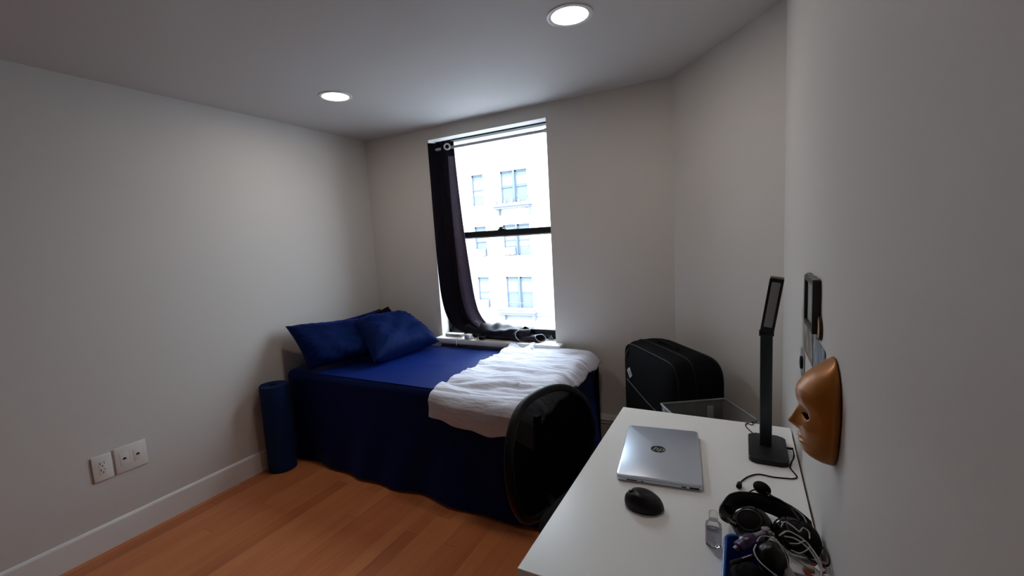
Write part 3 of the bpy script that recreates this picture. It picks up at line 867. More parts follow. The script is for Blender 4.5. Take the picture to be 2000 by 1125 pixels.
b = B(); box(b, (-.028, -.0015, -.020), (.028, .0015, .020), .001, M=Matrix.Translation((-.19, -SD/2-.0190, .655)) @ Matrix.Rotation(R(52), 4, 'Y')); tg = obj('paper_tag', b, mat('tag_white', (.62, .62, .62), .6), t, local=True)
tg['label'] = 'small white tag'
b = B()
for k in (-.006, .002, .008): box(b, (-.018, -.0021, k), (.012+k, -.0014, k+.0025), M=Matrix.Translation((-.19, -SD/2-.0190, .655)) @ Matrix.Rotation(R(52), 4, 'Y'))
obj('print', b, DARK, tg, smooth=False, local=True)
b = B(); tube(b, [(-.10, 0, .843), (-.085, 0, .860), (0, 0, .866), (.085, 0, .860), (.10, 0, .843)], .010, 8, smooth_n=6, flat=.6, up=(0, 0, 1)); obj('carry_handle', b, BLKM, t, local=True)
b = B(); tube(b, [(-.225, -SD/2-.0155, .785), (-.245, -SD/2-.0155, .755), (-.25, -SD/2-.0155, .735)], .004, 6, smooth_n=4); tube(b, [(.16, -SD/2-.019, .49), (.19, -SD/2-.019, .48)], .004, 6); obj('zip_pulls', b, mat('pull', (.10, .10, .11), .4), t, local=True)
for x in (-.25, .25):
    for y in (-.09, .09):
        b = B(); lathe(b, [(0, -.010), (.022, -.010), (.025, 0), (.022, .010), (0, .010)], (0, 0, 0), 18, M=Matrix.Translation((x, y, .025)) @ Matrix.Rotation(R(90), 4, 'X')); box(b, (x-.018, y-.014, .025), (x+.018, y+.014, .06), .004)
        obj('wheel', b, BLK, t, local=True)

# ------------------------------------------------------------------ clear bin behind the desk
c1, c2, c3, c4 = V((-.335, 2.115, 0)), V((-.065, 2.278, 0)), V((.049, 2.034, 0)), V((-.221, 1.872, 0))
bc = (c1+c2+c3+c4)/4; ba = math.atan2((c2-c1).y, (c2-c1).x); bw = (c2-c1).length; bd = (c3-c2).length
SMOKE = mat('smoky_plastic', (.62, .63, .65), .22, trans=.85, ior=1.15, alpha=.55)
t = thing('plastic_bin', 'open translucent grey plastic bin between the suitcase and the far desk edge', 'bin', (bc.x, bc.y, 0), ba)
b = B(); HB = .68
def binfn(u, v):
    pts = BO; n = len(pts); x = u*n; i = int(x) % n; k = .80+.20*v
    return V((pts[i][0]*k, pts[i][1]*k, .003+v*(HB-.003)-.012*(1-abs(cos(u*2*pi)))*0))
BO = rrect(bw, bd, .018, 4)
n_ = len(BO)
rings = []
for v in (0, .25, .5, .75, 1.):
    k = .82+.18*v
    rings.append([b.verts.new((p[0]*k, p[1]*k, .003+v*(HB-.003)+(-.018*(1-(2*p[0]/bw)**2)*v if abs(p[1]) > bd*.4 else 0))) for p in BO])
for A, C in zip(rings, rings[1:]):
    for k in range(n_): b.faces.new((A[k], A[(k+1) % n_], C[(k+1) % n_], C[k]))
b.faces.new(rings[0]); rimpts = [v.co.copy() for v in rings[-1]]
o = obj('bin_wall', b, SMOKE, t, local=True); solid(o, .0022)
b = B(); tube(b, rimpts, .0050, 8, closed=True); obj('rim', b, mat('rim_grey', (.15, .155, .165), .4), t, local=True)
b = B(); box(b, (-.016, -.004, -.06), (.016, .004, .03), .003, M=Matrix.Translation((.085, bd/2-.010, HB-.06))); obj('handle_tab', b, mat('tab_grey', (.24, .245, .25), .4), t, local=True)
b = B(); tube(b, [(-bw/2+.004, -bd/2+.03, HB-.03), (-bw/2+.02, -bd/2+.012, HB-.12)], .004, 6); tube(b, [(-bw/2+.004, bd/2-.03, HB-.012), (-bw/2+.012, bd/2-.08, HB-.09)], .004, 6); obj('ribs', b, mat('rib_grey', (.32, .33, .35), .4), t, local=True)

# ------------------------------------------------------------------ office chair
ch = thing('office_chair', 'black mesh-back office chair tucked between bed and desk', 'office chair', (-.43, 1.455, 0), R(-13))
# local axes: +x faces the desk
def se(a, p=2.6):
    ca, sa_ = cos(a), sin(a)
    return (abs(ca)**(2/p)*(1 if ca > 0 else -1), abs(sa_)**(2/p)*(1 if sa_ > 0 else -1))
HWc, HHc, ZCc, XB = .275, .235, .657, -.235
def backpt(ey, ez, k=1.):
    y = ey*HWc*k; z = ZCc+ez*HHc*k
    if ez < 0: y *= 1-.18*(-ez)
    return V((XB-.055*(1-(y/HWc)**2)-.06*(z-ZCc)+.02, y, z))
ring_pts = [backpt(*se(2*pi*i/64)) for i in range(64)]
b = B(); tube(b, ring_pts, .017, 12, closed=True, flat=.8); bf = obj('back_frame', b, mat('chair_plastic', (.004, .0045, .006), .5, spec=.22), ch, local=True)
MESH = mat('chair_mesh', (.004, .004, .005), .9, spec=.05)
def mesh_mat(m):
    nt = m.node_tree; b = nt.nodes['Principled BSDF']
    tc = nt.nodes.new('ShaderNodeTexCoord'); ck = nt.nodes.new('ShaderNodeTexChecker'); ck.inputs['Scale'].default_value = 420
    mp = nt.nodes.new('ShaderNodeMath'); mp.operation = 'MULTIPLY_ADD'; mp.inputs[1].default_value = .1; mp.inputs[2].default_value = .9
    nt.links.new(tc.outputs['Object'], ck.inputs[0]); nt.links.new(ck.outputs['Fac'], mp.inputs[0]); nt.links.new(mp.outputs[0], b.inputs['Alpha'])
mesh_mat(MESH)
b = B()
def bm_fn(u, v):
    ey, ez = se(2*pi*u); return backpt(ey, ez, .97*v+.001)
grid(b, bm_fn, 48, 12, wrapu=True); obj('back_mesh', b, MESH, ch, local=True)
b = B(); tube(b, [(-.30, 0, .80), (-.305, 0, .66), (-.29, 0, .52), (-.24, 0, .445), (-.12, 0, .425), (0, 0, .43)], .022, 10, smooth_n=6, flat=.6, up=(1, 0, 0)); obj('back_support', b, BLK, ch, local=True)
b = B()
def seatf(u, v):
    ey, ez = se(2*pi*u, 3.4); prof = [(0, 0), (.9, 0), (1, .25), (1, .6), (.93, .92), (.7, 1), (0, .96)]
    x = v*6; i = min(int(x), 5); r = x-i; k = prof[i][0]*(1-r)+prof[i+1][0]*r; h = prof[i][1]*(1-r)+prof[i+1][1]*r
    return V((.03+ey*.235*k, ez*.245*k, .445+h*.065-(.02*max(0, ey*k-.6) if h > .5 else 0)))
grid(b, seatf, 48, 18, wrapu=True); bmesh.ops.remove_doubles(b, verts=b.verts, dist=1e-5); obj('seat', b, bumpy(mat('seat_fabric', (.012, .012, .014), .9), 700, .3), ch, local=True)
b = B(); tube(b, [(0, 0, .10), (0, 0, .28)], .028, 16); tube(b, [(0, 0, .28), (0, 0, .44)], .018, 16); obj('gas_column', b, BLK, ch, local=True)
b = B(); tube(b, [(0, 0, .43), (0, -.16, .42), (0, -.22, .425)], .005, 8, smooth_n=4); tube(b, [(0, -.21, .425), (0, -.255, .426)], .009, 10); obj('lever', b, mat('lever_grey', (.08, .08, .09), .4), ch, local=True)
b = B(); tube(b, [(0, 0, .07), (0, 0, .12)], .038, 20)
for k in range(5):
    a = 2*pi*k/5+.5; tube(b, [(0, 0, .10), (cos(a)*.15, sin(a)*.15, .088), (cos(a)*.27, sin(a)*.27, .068)], [.024, .02, .014], 10, flat=.7, up=(0, 0, 1))
obj('star_base', b, BLK, ch, local=True)
for k in range(5):
    a = 2*pi*k/5+.5; x, y = cos(a)*.27, sin(a)*.27
    b = B()
    for s in (-1, 1): lathe(b, [(0, -.008), (.022, -.008), (.025, 0), (.022, .008), (0, .008)], (0, 0, 0), 18, M=Matrix.Translation((x, y, .0255)) @ Matrix.Rotation(a+1., 4, 'Z') @ Matrix.Translation((0, s*.013, 0)) @ Matrix.Rotation(R(90), 4, 'X'))
    tube(b, [(x, y, .03), (x, y, .065)], .008, 8); obj('caster', b, BLK, ch, local=True)

# ------------------------------------------------------------------ wall things
# golden mask
GOLD = bumpy(mat('copper_gold', (.42, .15, .020), .36, .25, spec=.5), 20, .03, .001)
MY, MZ0, MZ1 = 1.0307, 1.0146, 1.232  # mask, frame, disc, cards and magnet coordinates scaled about the camera onto moved wall
t = thing('wall_mask', 'copper gold face mask with a long pointed nose on the right wall', 'mask', (XR, MY, MZ0))
prof = [(0, .0), (.03, .0255), (.07, .040), (.11, .0485), (.185, .0515), (.30, .0535), (.42, .0535), (.535, .0555), (.60, .0600), (.66, .0625), (.72, .0600), (.81, .0475), (.87, .0345), (.915, .0225), (.96, .010), (1., .0)]
def D(v):
    for (a, p), (c, q) in zip(prof, prof[1:]):
        if v <= c: r = (v-a)/(c-a); return p*(1-r)+q*r
    return 0.
def halfw(v): return .0695*max(0, 1-abs((v-.60)/(.605 if v < .6 else .405))**(2.1 if v < .6 else 2.6))**.62
g_ = lambda x, s: math.exp(-(x/s)**2)
def maskp(u, v):
    a = 2*u-1; w = halfw(v)
    y = a*w
    dd_ = D(v)*max(0, 1-a*a)**.5
    # nose: a thin wedge, widening downward, tip hooked
    if .30 < v < .545:
        ridge = .0215*((v-.30)/.072 if v < .372 else (.545-v)/(.545-.372))
        wn = .0038+.0085*(1-max(0, (v-.372))/.173)
        dd_ += ridge*math.exp(-abs(y/wn)**1.5)
    # eye sockets
    ey = .025; dd_ -= .006*g_(abs(y)-ey, .013)*g_(v-.505, .045)
    # lips
    dd_ += .0045*g_(y, .018)*(g_(v-.245, .018)+.9*g_(v-.195, .020))-.004*g_(y, .02)*g_(v-.221, .009)
    dd_ += .004*g_(abs(y)-.04, .02)*g_(v-.36, .08)
    return V((XR-.0030-max(0, dd_), MY+y, MZ0+(MZ1-MZ0)*v))
b = B()
def eyehole(u, v):
    y = (2*u-1)*halfw(v)
    q = abs(y)-.027; e = (q/.0145)**2+((v-.480-5.*q*q)/(.025+.6*q))**2
    return e > 1
grid(b, maskp, 90, 130, mask=eyehole)
bmesh.ops.remove_doubles(b, verts=b.verts, dist=1e-6)
o = obj('face', b, GOLD, t, angle=R(70)); solid(o, .0032, 0)
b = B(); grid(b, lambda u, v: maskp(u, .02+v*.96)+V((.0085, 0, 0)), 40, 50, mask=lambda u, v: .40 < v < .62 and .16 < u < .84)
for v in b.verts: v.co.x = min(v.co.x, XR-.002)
obj('eye_shadow_sheet', b, mat('eye_shadow_dark', (.03, .02, .015), .8), t)  # dark sheet added behind the eye holes, its colour standing in for shade
b = B(); e1 = [maskp(0, k/60) for k in range(1, 60)]; e2 = [maskp(1, k/60) for k in range(59, 0, -1)]
tube(b, e1+e2, .0014, 6, closed=True); ed = obj('rim', b, mat('dark_rim_gold', (.16, .06, .02), .45, .3), t); ed['label'] = 'darker gold rim'  # edge tube in a darker gold tone

# photo frame
FB = mat('frame_black', (.008, .008, .009), .3)
t = thing('picture_frame', 'small black picture frame hanging on the right wall above the mask', 'picture frame', (XR, 1.3118, 1.2339))
FY0, FY1, FZ0, FZ1 = 1.2293, 1.3868, 1.2358, 1.3632
b = B(); xa, xb = XR-.0175, XR-.0008; w = .012
box(b, (xa, FY0, FZ0), (xb, FY0+w, FZ1), .001); box(b, (xa, FY1-w, FZ0), (xb, FY1, FZ1), .001)
box(b, (xa, FY0+w, FZ0), (xb, FY1-w, FZ0+w), .001); box(b, (xa, FY0+w, FZ1-w), (xb, FY1-w, FZ1), .001)
obj('frame', b, FB, t, smooth=False)
b = B(); box(b, (XR-.010, FY0+w, FZ0+w), (XR-.006, FY1-w, FZ1-w)); obj('picture', b, bumpy(mat('faded_print', (.42, .44, .42), .35), 12, .0, colvar=.15), t, smooth=False)
b = B()
for k, (yy, h) in enumerate(((1.241, .005), (1.26, .003), (1.284, .006), (1.304, .003), (1.34, .004), (1.37, .006))):
    lathe(b, [(.009, 0), (.010, h*.4), (.006, h), (0, h)], (XR-.009, yy, FZ1-.0004), 10, sx=.8)
obj('top_ornament', b, mat('ornament_grey', (.30, .30, .30), .5), t)
# round coaster-like disc
t = thing('wall_disc', 'small round tan disc with dark rim on the right wall beside the frame', 'disc', (XR, 1.2228, 1.2283))
b = B(); M = Matrix.Translation((XR-.001, 1.2228, 1.2526)) @ Matrix.Rotation(R(-90), 4, 'Y')
lathe(b, [(0, 0), (.026, 0), (.026, .0045), (.024, .0055), (0, .0055)], (0, 0, 0), 40, M=M); obj('disc', b, mat('tan_leather', (.50, .33, .22), .6), t)
b = B(); lathe(b, [(.0255, -.0002), (.0285, -.0002), (.0285, .006), (.0255, .006), (.0255, -.0002)], (0, 0, 0), 40, M=M); obj('rim', b, mat('brown_rim', (.05, .025, .015), .5), t)

def card_mat(name, c1, c2, sc_=9., c3=None):
    m = mat(name, c1, .35); nt = m.node_tree; b = nt.nodes['Principled BSDF']
    tc = nt.nodes.new('ShaderNodeTexCoord'); n = nt.nodes.new('ShaderNodeTexNoise'); n.inputs['Scale'].default_value = sc_*4; n.inputs['Detail'].default_value = 5
    mp = nt.nodes.new('ShaderNodeMapping'); mp.inputs['Scale'].default_value = (1, 1.6, .6)
    rp = nt.nodes.new('ShaderNodeValToRGB'); rp.color_ramp.elements[0].position = .38; rp.color_ramp.elements[1].position = .62
    rp.color_ramp.elements[0].color = (*c1, 1); rp.color_ramp.elements[1].color = (*c2, 1)
    if c3: q = rp.color_ramp.elements.new(.5); q.color = (*c3, 1)
    nt.links.new(tc.outputs['Object'], mp.inputs[0]); nt.links.new(mp.outputs[0], n.inputs[0]); nt.links.new(n.outputs[0], rp.inputs[0]); nt.links.new(rp.outputs[0], b.inputs['Base Color'])
    return m
def card(label, y0, y1, z0, z1, m, lift=.0, tilt=0., name='postcard'):
    b = B(); x = XR-.0001-lift
    yc, zc = (y0+y1)/2, (z0+z1)/2
    M = Matrix.Translation((x, yc, zc)) @ Matrix.Rotation(R(tilt), 4, 'X')
    def fn(u, v):
        yy, zz = (u-.5)*(y1-y0), (v-.5)*(z1-z0)
        return M @ V((-.0012*(2*u-1)**2-.0005*v, yy, zz))
    grid(b, fn, 8, 8); o = obj(name, b, m); solid(o, .0006)
    return tag(o, label, 'picture card', 'small picture cards pinned on the right wall')
card('grey streaky picture card directly under the frame on the right wall', 1.3305, 1.5273, 1.1252, 1.2301, card_mat('print_grey', (.10, .09, .085), (.42, .40, .37), 8, (.2, .15, .12)), .0)
card('blue-grey picture card between the frame and the mask, nearest the camera', 1.1478, 1.3259, 1.1018, 1.2142, card_mat('print_blue', (.10, .13, .18), (.40, .45, .52), 10, (.2, .24, .30)), .0, 0)
card('plain slate-blue card partly hidden behind the mask top', 1.0916, 1.145, 1.1205, 1.202, mat('print_slate', (.13, .17, .25), .5), .0)
card('thin dark-edged card farthest left, low beside the mask', 1.4992, 1.5929, 1.0315, 1.1158, card_mat('print_dark', (.30, .32, .34), (.50, .52, .55), 6), .0)
b = B(); lathe(b, [(0, 0), (.02, 0), (.019, .006), (0, .008)], (0, 0, 0), 24, M=Matrix.Translation((XR-.001, 1.5507, 1.0783)) @ Matrix.Rotation(R(-90), 4, 'Y'))
tag(obj('magnet', b, BLK), 'tiny black round magnet on the right wall left of the mask', 'magnet')

# ------------------------------------------------------------------ sanitizer bottle
t = thing('sanitizer_bottle', 'small clear plastic sanitizer bottle standing on the desk left of the blue basket', 'bottle', (-.0595, 1.062, DZ))
BC = mat('bottle_plastic', (.88, .89, .92), .10, trans=.92, ior=1.35, alpha=.75)
b = B(); lathe(b, [(0, 0), (.014, 0), (.0175, .003), (.018, .012), (.018, .052), (.0165, .059), (.010, .065), (.0095, .068), (0, .068)], (0, 0, 0), 36, sy=.72); obj('body', b, BC, t, local=True)
b = B(); lathe(b, [(0, 0), (.0155, .001), (.0162, .010), (.0162, .042), (0, .042)], (0, 0, .003), 30, sy=.70); obj('gel', b, mat('gel', (.80, .82, .86), .05, trans=1., ior=1.33), t, local=True)
b = B(); lathe(b, [(0, 0), (.0098, 0), (.0105, .003), (.0100, .017), (.0088, .019), (0, .0195)], (0, 0, .0675), 28); cap = obj('flip_cap', b, mat('cap_frost', (.85, .85, .87), .25, trans=.85, ior=1.2, alpha=.5), t, local=True)
LBLM = mat('label_lilac', (.55, .54, .60), .5, alpha=.6)
b = B()
def lab(u, v, z0=.012, z1=.052, rr=.0183, a0=-160, a1=-20):
    a = R(a0+(a1-a0)*u); return V((cos(a)*rr, sin(a)*rr*.73, z0+(z1-z0)*v))
grid(b, lab, 20, 2); lb = obj('label', b, LBLM, t, local=True)
b = B(); INK = mat('ink_violet', (.10, .08, .16), .6)
for z0, z1, a0, a1 in ((.0455, .050, -140, -128), (.0465, .049, -122, -55), (.043, .0442, -140, -45), (.0405, .0412, -135, -50)):
    grid(b, lambda u, v: lab(u, v, z0, z1, .0186, a0, a1), 14, 1)
for k in range(7): grid(b, lambda u, v: lab(u, v, .017+k*.003, .0178+k*.003, .0186, -135, -60-(k*7) % 25), 12, 1)
obj('print', b, INK, lb, local=True)

# ------------------------------------------------------------------ blue basket and its contents
BLUE = mat('blue_plastic', (.008, .085, .42), .22, spec=.5)
BKX, BKY, BKW, BKD, BKH = .013, .960, .092, .162, .052
t = thing('blue_basket', 'small shiny blue plastic basket at the near end of the desk', 'basket', (BKX, BKY, DZ), R(0))
b = B(); O_ = rrect(BKW, BKD, .020, 6); n_ = len(O_)
rr_ = []
for k, z in ((.84, .001), (.90, .003), (.94, .025), (.985, BKH), (.955, BKH+.001), (.91, .026), (.87, .006)):
    rr_.append([b.verts.new((p[0]*k, p[1]*k, z)) for p in O_])
for A, C in zip(rr_, rr_[1:]):
    for k in range(n_): b.faces.new((A[k], A[(k+1) % n_], C[(k+1) % n_], C[k]))
b.faces.new(rr_[0]); b.faces.new(rr_[-1]); obj('tub', b, BLUE, t, local=True)
b = B(); tube(b, [(p[0]*.99, p[1]*.99, BKH) for p in O_], .0042, 10, closed=True); obj('rim', b, BLUE, t, local=True)

def blob(name, label, cat, c, r3, m, seed, amp=.12, rot=0., flatz=True):
    b = B(); bmesh.ops.create_icosphere(b, subdivisions=4, radius=1.)
    for v in b.verts:
        p = v.co.copy(); k = 1+amp*nz(p.x*2+seed, p.y*2, p.z*2+seed)+amp*.4*nz(p.x*6, p.y*6+seed, p.z*6)
        v.co = V((p.x*r3[0]*k, p.y*r3[1]*k, p.z*r3[2]*k))
    b.transform(Matrix.Translation(c) @ Matrix.Rotation(rot, 4, 'Z')); o = obj(name, b, m, angle=R(80)); return tag(o, label, cat)
SATIN = mat('black_satin', (.004, .004, .005), .35, spec=.3)
# black pouch in the basket
blob('pouch', 'soft black pouch filling the near part of the blue basket', 'pouch', (.014, .925, DZ+.040), (.036, .038, .032), BLKM, 2.2)
blob('pouch', 'black zip pouch bulging out of the basket toward the clear box', 'pouch', (.055, .982, DZ+.060), (.030, .034, .032), SATIN, 7.7, .10)
# purple device lying across the basket
t = thing('purple_gadget', 'purple plastic hand-held gadget with grey metal tip lying across the blue basket', 'gadget', (.018, 1.004, DZ+.062), R(47))
PUR = mat('purple_plastic', (.035, .012, .085), .3)
b = B(); tube(b, [(-.045, 0, .004), (-.028, 0, .010), (-.008, 0, .014), (.012, 0, .014), (.030, 0, .012)], [.008, .014, .017, .014, .009], 16, smooth_n=6, flat=.7, up=(0, 0, 1)); hn = obj('handle', b, PUR, t, local=True)
b = B(); tube(b, [(-.020, -.0035, .0235), (-.013, -.0035, .0245)], .0022, 8); obj('button', b, mat('silver_btn', (.5, .5, .52), .3, .6), hn, local=True)
b = B(); tube(b, [(.004, -.002, .024), (.040, .002, .021)], .0042, 12); obj('chrome_sleeve', b, mat('lilac_metal', (.40, .36, .48), .28, .6), t, local=True)
b = B(); box(b, (.040, -.010, .014), (.050, .012, .026), .002); box(b, (.046, -.013, .016), (.053, .015, .022), .001); box(b, (.036, -.004, .026), (.050, .006, .029), .001); obj('head', b, mat('dull_steel', (.32, .33, .34), .3, .8), t, local=True)
t = thing('pen', 'short glossy black pen with a silver clip lying in the blue basket', 'pen', (.002, .945, DZ+.068), R(42))
b = B(); tube(b, [(-.03, 0, 0), (.03, 0, .002)], .0042, 12); obj('barrel', b, SATIN, t, local=True)
b = B(); tube(b, [(-.004, -.001, .0056), (.020, -.001, .0068)], .0014, 8); obj('clip', b, CHROME, t, local=True)

# ------------------------------------------------------------------ headset
hs = thing('headset', 'glossy black over-ear headset with a boom microphone on the desk', 'headset', (.045, 1.16, DZ))
HBZ = DZ
# headband: wide arc standing low, bowed away from the viewer
arc = [(-.028, 1.110, DZ+.040), (-.037, 1.150, DZ+.046), (-.030, 1.185, DZ+.046), (-.005, 1.212, DZ+.045), (.035, 1.222, DZ+.044), (.075, 1.218, DZ+.042), (.108, 1.198, DZ+.040), (.130, 1.165, DZ+.037), (.138, 1.125, DZ+.034)]
b = B(); tube(b, arc, .020, 14, smooth_n=8, flat=.32, up=(.3, -.9, .0)); 
bmesh.ops.delete(b, geom=[], context='VERTS')
obj('headband', b, SATIN, hs)
b = B(); tube(b, [V(p)+V((.004 if p[0] < .05 else -.004, -.009, -.002)) for p in arc[1:-1]], .019, 12, smooth_n=8, flat=.7, up=(.3, -.9, .0)); obj('band_padding', b, BLKM, hs)
def cup(c, M3, r=.042, th=.030):
    Mx = Matrix.Translation(c) @ M3
    b = B(); lathe(b, [(0, th*.55), (r*.45, th*.53), (r*.75, th*.42), (r*.95, th*.15), (r, -.05*th), (r*.92, -.25*th), (0, -.25*th)], (0, 0, 0), 40, sy=.86, M=Mx)
    o = obj('ear_cup', b, GLOSS, hs)
    b = B(); pts = [Mx @ V((cos(a*pi/20)*r*.76, sin(a*pi/20)*r*.66, -.48*th)) for a in range(40)]; tube(b, pts, .011, 12, closed=True); obj('ear_cushion', b, BLKM, o)
    b = B(); pts = [Mx @ V((cos(a*pi/20)*r*.60, sin(a*pi/20)*r*.52, th*.50)) for a in range(40)]; tube(b, pts, .0016, 6, closed=True); obj('accent_ring', b, mat('ring_grey', (.02, .02, .022), .3), o)
cup((.018, 1.116, DZ+.046), Matrix.Rotation(R(38), 4, 'X') @ Matrix.Rotation(R(-14), 4, 'Y'), .045)
cup((.108, 1.128, DZ+.038), Matrix.Rotation(R(28), 4, 'X') @ Matrix.Rotation(R(22), 4, 'Y'), .040)
b = B(); tube(b, [(-.028, 1.110, DZ+.045), (-.022, 1.092, DZ+.050), (-.012, 1.084, DZ+.050)], .006, 8, smooth_n=4); obj('yoke', b, SATIN, hs); b = B(); tube(b, [(.138, 1.125, DZ+.038), (.134, 1.105, DZ+.040), (.126, 1.100, DZ+.040)], .006, 8, smooth_n=4); obj('yoke', b, SATIN, hs)
b = B(); tube(b, [(.120, 1.150, DZ+.056), (.105, 1.180, DZ+.064), (.086, 1.196, DZ+.070), (.068, 1.207, DZ+.071), (.055, 1.222, DZ+.071)], .0026, 8, smooth_n=8); bo = obj('boom', b, BLK, hs)
b = B(); bmesh.ops.create_icosphere(b, subdivisions=3, radius=1.)
b.transform(Matrix.Translation((.046, 1.240, DZ+.070)) @ Matrix.Rotation(R(-42), 4, 'Z') @ Matrix.Diagonal((.0235, .0165, .0155, 1))); obj('microphone_foam', b, bumpy(BLKM.copy(), 900, .5, .001), bo)
b = B(); tube(b, [(.040, 1.228, DZ+.070), (.026, 1.230, DZ+.066), (.012, 1.222, DZ+.056), (.004, 1.205, DZ+.046)], .0018, 6, smooth_n=6); obj('boom_wire', b, BLK, bo)
b = B(); tube(b, [(.135, 1.150, DZ+.052), (.128, 1.175, DZ+.056), (.110, 1.197, DZ+.058)], .0022, 6, smooth_n=5, flat=.5); obj('silver_slider', b, mat('slider', (.28, .28, .30), .3, .7), hs)

# black cloth pouch at the wall
blob('cloth_pouch', 'crumpled black cloth pouch against the right wall behind the cables', 'pouch', (.130, 1.118, DZ+.032), (.027, .044, .034), BLKM, 4.4, .10, R(10))
b = B(); tube(b, [(.146, 1.075, DZ+.040), (.1545, 1.070, DZ+.054), (.1592, 1.050, DZ+.055), (.1585, 1.022, DZ+.054), (.150, 1.018, DZ+.048), (.128, 1.026, DZ+.048), (.112, 1.042, DZ+.046)], .0023, 8, smooth_n=8)
tag(obj('black_cable', b, SATIN), 'thick glossy black cable looping out toward the right wall', 'cable')

# ------------------------------------------------------------------ clear box with small things
t = thing('clear_box', 'clear plastic box of small odds and ends against the right wall', 'box', (.1065, .945, DZ))
b = B(); O_ = rrect(.104, .160, .012, 5); n_ = len(O_); rr_ = []
for k, z in ((.95, .001), (.97, .004), (1., .046), (1.02, .048), (1.02, .050), (.985, .050), (.955, .006)):
    rr_.append([b.verts.new((p[0]*k, p[1]*k, z)) for p in O_])
for A, C in zip(rr_, rr_[1:]):
    for k in range(n_): b.faces.new((A[k], A[(k+1) % n_], C[(k+1) % n_], C[k]))
b.faces.new(rr_[0]); b.faces.new(rr_[-1])
CLR = mat('thin_clear', (.9, .92, .94), .05, trans=1., ior=1.25, alpha=.5)
obj('tub', b, CLR, t, local=True)
b = B(); tube(b, [(p[0]*1.02, p[1]*1.02, .0495) for p in O_], .0014, 8, closed=True); obj('rim', b, CLEAR, t, local=True)
ORG = mat('orange_paper', (.50, .12, .035), .45); REDP = mat('red_plastic', (.35, .025, .02), .3); BGE = mat('beige', (.45, .36, .28), .5)
def small(name, label, cat, lo, hi, m, rot, bev=.002, tilt=0):
    b = B(); c = [(lo[i]+hi[i])/2 for i in range(3)]
    M = Matrix.Translation(c) @ Matrix.Rotation(R(rot), 4, 'Z') @ Matrix.Rotation(R(tilt), 4, 'X')
    h = [(hi[i]-lo[i])/2 for i in range(3)]
    box(b, [-q for q in h], h, bev, M=M); return tag(obj(name, b, m), label, cat)
small('packet', 'orange paper packet in the near right corner of the clear box', 'packet', (.118, .885, DZ+.022), (.152, .945, DZ+.036), ORG, 8)
small('white_box', 'small white carton lying in the middle of the clear box', 'carton', (.090, .985, DZ+.020), (.122, 1.012, DZ+.040), mat('carton_white', (.62, .62, .66), .5), -12)
small('packet', 'beige paper packet with a red stripe in the clear box', 'packet', (.075, .935, DZ+.020), (.117, .972, DZ+.032), BGE, 5)
small('packet', 'narrow red stripe packet beside the beige one', 'packet', (.080, .930, DZ+.033), (.115, .937, DZ+.037), REDP, 4, .001)
small('card', 'blue-grey card lying lowest in the clear box', 'card', (.070, .885, DZ+.018), (.112, .926, DZ+.022), mat('bluegrey_card', (.12, .14, .22), .4), -4, .001)
small('adapter', 'milky white plastic adapter standing between basket and clear box', 'adapter', (.073, .950, DZ+.030), (.091, .985, DZ+.056), mat('milky', (.50, .49, .47), .35), 22, .003, 12)
b = B(); tube(b, [(.130+.017*cos(a*pi/12), .992+.019*sin(a*pi/12), DZ+.046+.004*sin(a*pi/6)) for a in range(24)], .0036, 8, closed=True)
tag(obj('red_loop', b, REDP), 'red rubber loop in the clear box near the right wall', 'band')
b = B(); tube(b, [(.112, .992, DZ+.050), (.130, .992, DZ+.051)], [.008, .007], 14)
tag(obj('roll', b, BGE), 'small beige roll resting inside the red loop', 'roll')
b = B()
for k in range(5):
    x, y = .148+random.uniform(-.010, .006), .93+k*.016
    box(b, (-.008, -.005, -.0006), (.008, .005, .0006), M=Matrix.Translation((x, y, DZ+.052+.001*k)) @ Matrix.Rotation(random.random()*3, 4, 'Z') @ Matrix.Rotation(R(random.uniform(-25, 25)), 4, 'X'))
tag(obj('foil_wrapper', b, mat('foil', (.7, .72, .75), .15, 1.), smooth=False), 'crinkled silver foil wrapper along the right side of the clear box', 'wrapper')

# tangled white cables
WC = mat('cable_offwhite', (.42, .41, .40), .45)
def cable(label, pts, r=.0014, m=None, name='white_cable', grp='tangled cables on the pile'):
    b = B(); tube(b, pts, r, 6, smooth_n=8); return tag(obj(name, b, m or WC), label, 'cable', grp)
z = DZ
cable('off-white earphone cable arching over the black pouch', [(.078, 1.085, z+.070), (.086, 1.096, z+.078), (.100, 1.086, z+.078), (.112, 1.074, z+.076), (.120, 1.088, z+.078), (.130, 1.084, z+.074), (.130, 1.066, z+.070)])
cable('off-white cable in a loose bundle running right toward the clear box', [(.072, 1.045, z+.074), (.088, 1.062, z+.078), (.104, 1.056, z+.078), (.120, 1.046, z+.074), (.134, 1.022, z+.068), (.142, .998, z+.060), (.138, .97, z+.056)], .0018)
cable('second off-white cable of the bundle, just below the first', [(.082, 1.050, z+.072), (.100, 1.048, z+.074), (.116, 1.034, z+.074), (.128, 1.018, z+.070), (.138, .996, z+.062), (.140, .985, z+.056)], .0016)
cable('thin off-white cable crossing the bundle diagonally', [(.090, 1.030, z+.072), (.106, 1.030, z+.076), (.118, 1.040, z+.078), (.126, 1.030, z+.074), (.108, 1.014, z+.066), (.092, 1.020, z+.064)], .0013)
cable('grey-white cable lying over the milky adapter', [(.060, 1.010, z+.090), (.076, 1.000, z+.080), (.094, .998, z+.066), (.112, .990, z+.058), (.128, .984, z+.056)], .0016)
cable('long white cord looping round the black pouch in the basket', [(.028, .985, z+.088), (.036, 1.000, z+.092), (.052, 1.002, z+.094), (.068, .992, z+.090), (.080, .972, z+.076), (.083, .955, z+.062)], .0015)
cable('white cord curving along the near side of the black pouch', [(.0265, .975, z+.088), (.022, .955, z+.086), (.030, .935, z+.082), (.046, .921, z+.078), (.066, .915, z+.070), (.090, .912, z+.062)], .0015)
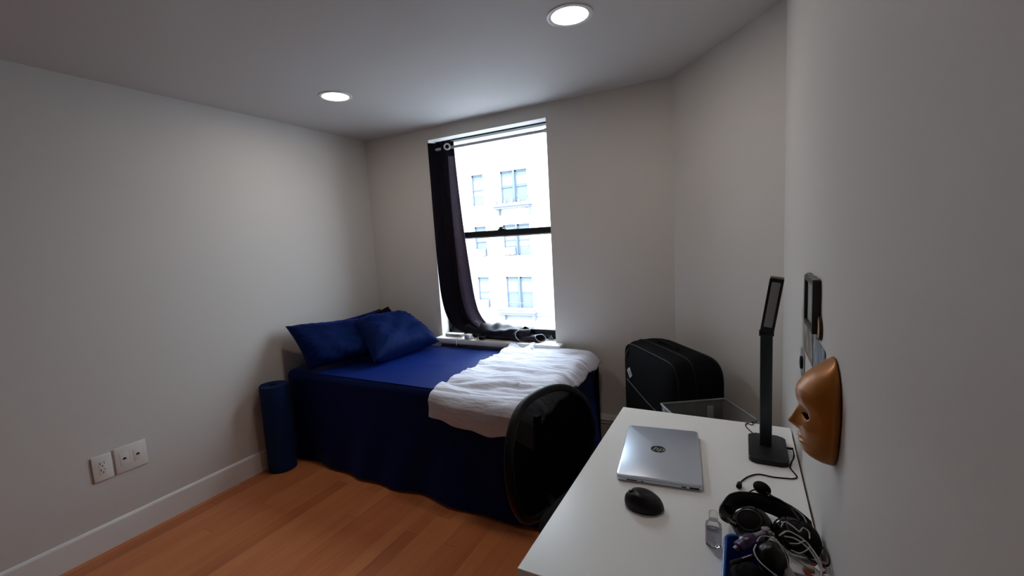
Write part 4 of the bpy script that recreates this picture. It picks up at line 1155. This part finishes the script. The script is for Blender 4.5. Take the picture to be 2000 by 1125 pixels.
cable('black cable knotted under the white cables', [(.072, 1.070, z+.060), (.090, 1.075, z+.070), (.108, 1.060, z+.068), (.120, 1.044, z+.066), (.104, 1.024, z+.060), (.084, 1.030, z+.060), (.080, 1.050, z+.066), (.100, 1.064, z+.072), (.124, 1.054, z+.068)], .0024, BLKM, 'black_cable')
cable('thin black wire looped beside the headset cup', [(.062, 1.090, z+.062), (.076, 1.092, z+.066), (.082, 1.080, z+.066), (.080, 1.056, z+.064), (.066, 1.054, z+.062), (.062, 1.070, z+.062), (.078, 1.076, z+.066)], .0014, BLKM, 'black_cable')

# ------------------------------------------------------------------ light
def gradient_sky():
    # overcast sky: brighter toward the zenith
    nt = w.node_tree; bg = nt.nodes['Background']
    tc = nt.nodes.new('ShaderNodeTexCoord'); sp = nt.nodes.new('ShaderNodeSeparateXYZ'); nt.links.new(tc.outputs['Generated'], sp.inputs[0])
    m1 = nt.nodes.new('ShaderNodeMath'); m1.operation = 'MAXIMUM'; m1.inputs[1].default_value = 0; nt.links.new(sp.outputs[2], m1.inputs[0])
    m2 = nt.nodes.new('ShaderNodeMath'); m2.operation = 'MULTIPLY_ADD'; m2.inputs[1].default_value = SKY*1.9; m2.inputs[2].default_value = SKY*.55; nt.links.new(m1.outputs[0], m2.inputs[0])
    nt.links.new(m2.outputs[0], bg.inputs[1])
SKY = 10.
w = bpy.data.worlds.new('sky'); sc.world = w; w.use_nodes = True
bg = w.node_tree.nodes['Background']; bg.inputs[0].default_value = (.74, .87, 1., 1); bg.inputs[1].default_value = 1.
gradient_sky()

# ------------------------------------------------------------------ camera
cam = bpy.data.cameras.new('camera'); co_ = bpy.data.objects.new('camera', cam); COL.objects.link(co_)
M = Matrix(((.88588832, -.00133767, .46389664, 0), (.46044553, .12432029, -.87893935, 0), (-.05649603, .99224124, .11074982, 1.5), (0, 0, 0, 1)))
co_.matrix_world = M
cam.sensor_fit = 'HORIZONTAL'; cam.sensor_width = 36; cam.lens = 859/2000*36; cam.clip_start = .02; cam.clip_end = 200
sc.camera = co_
sc.view_settings.view_transform = 'Standard'; sc.view_settings.look = 'None'; sc.view_settings.gamma = 1; sc.view_settings.exposure = 0
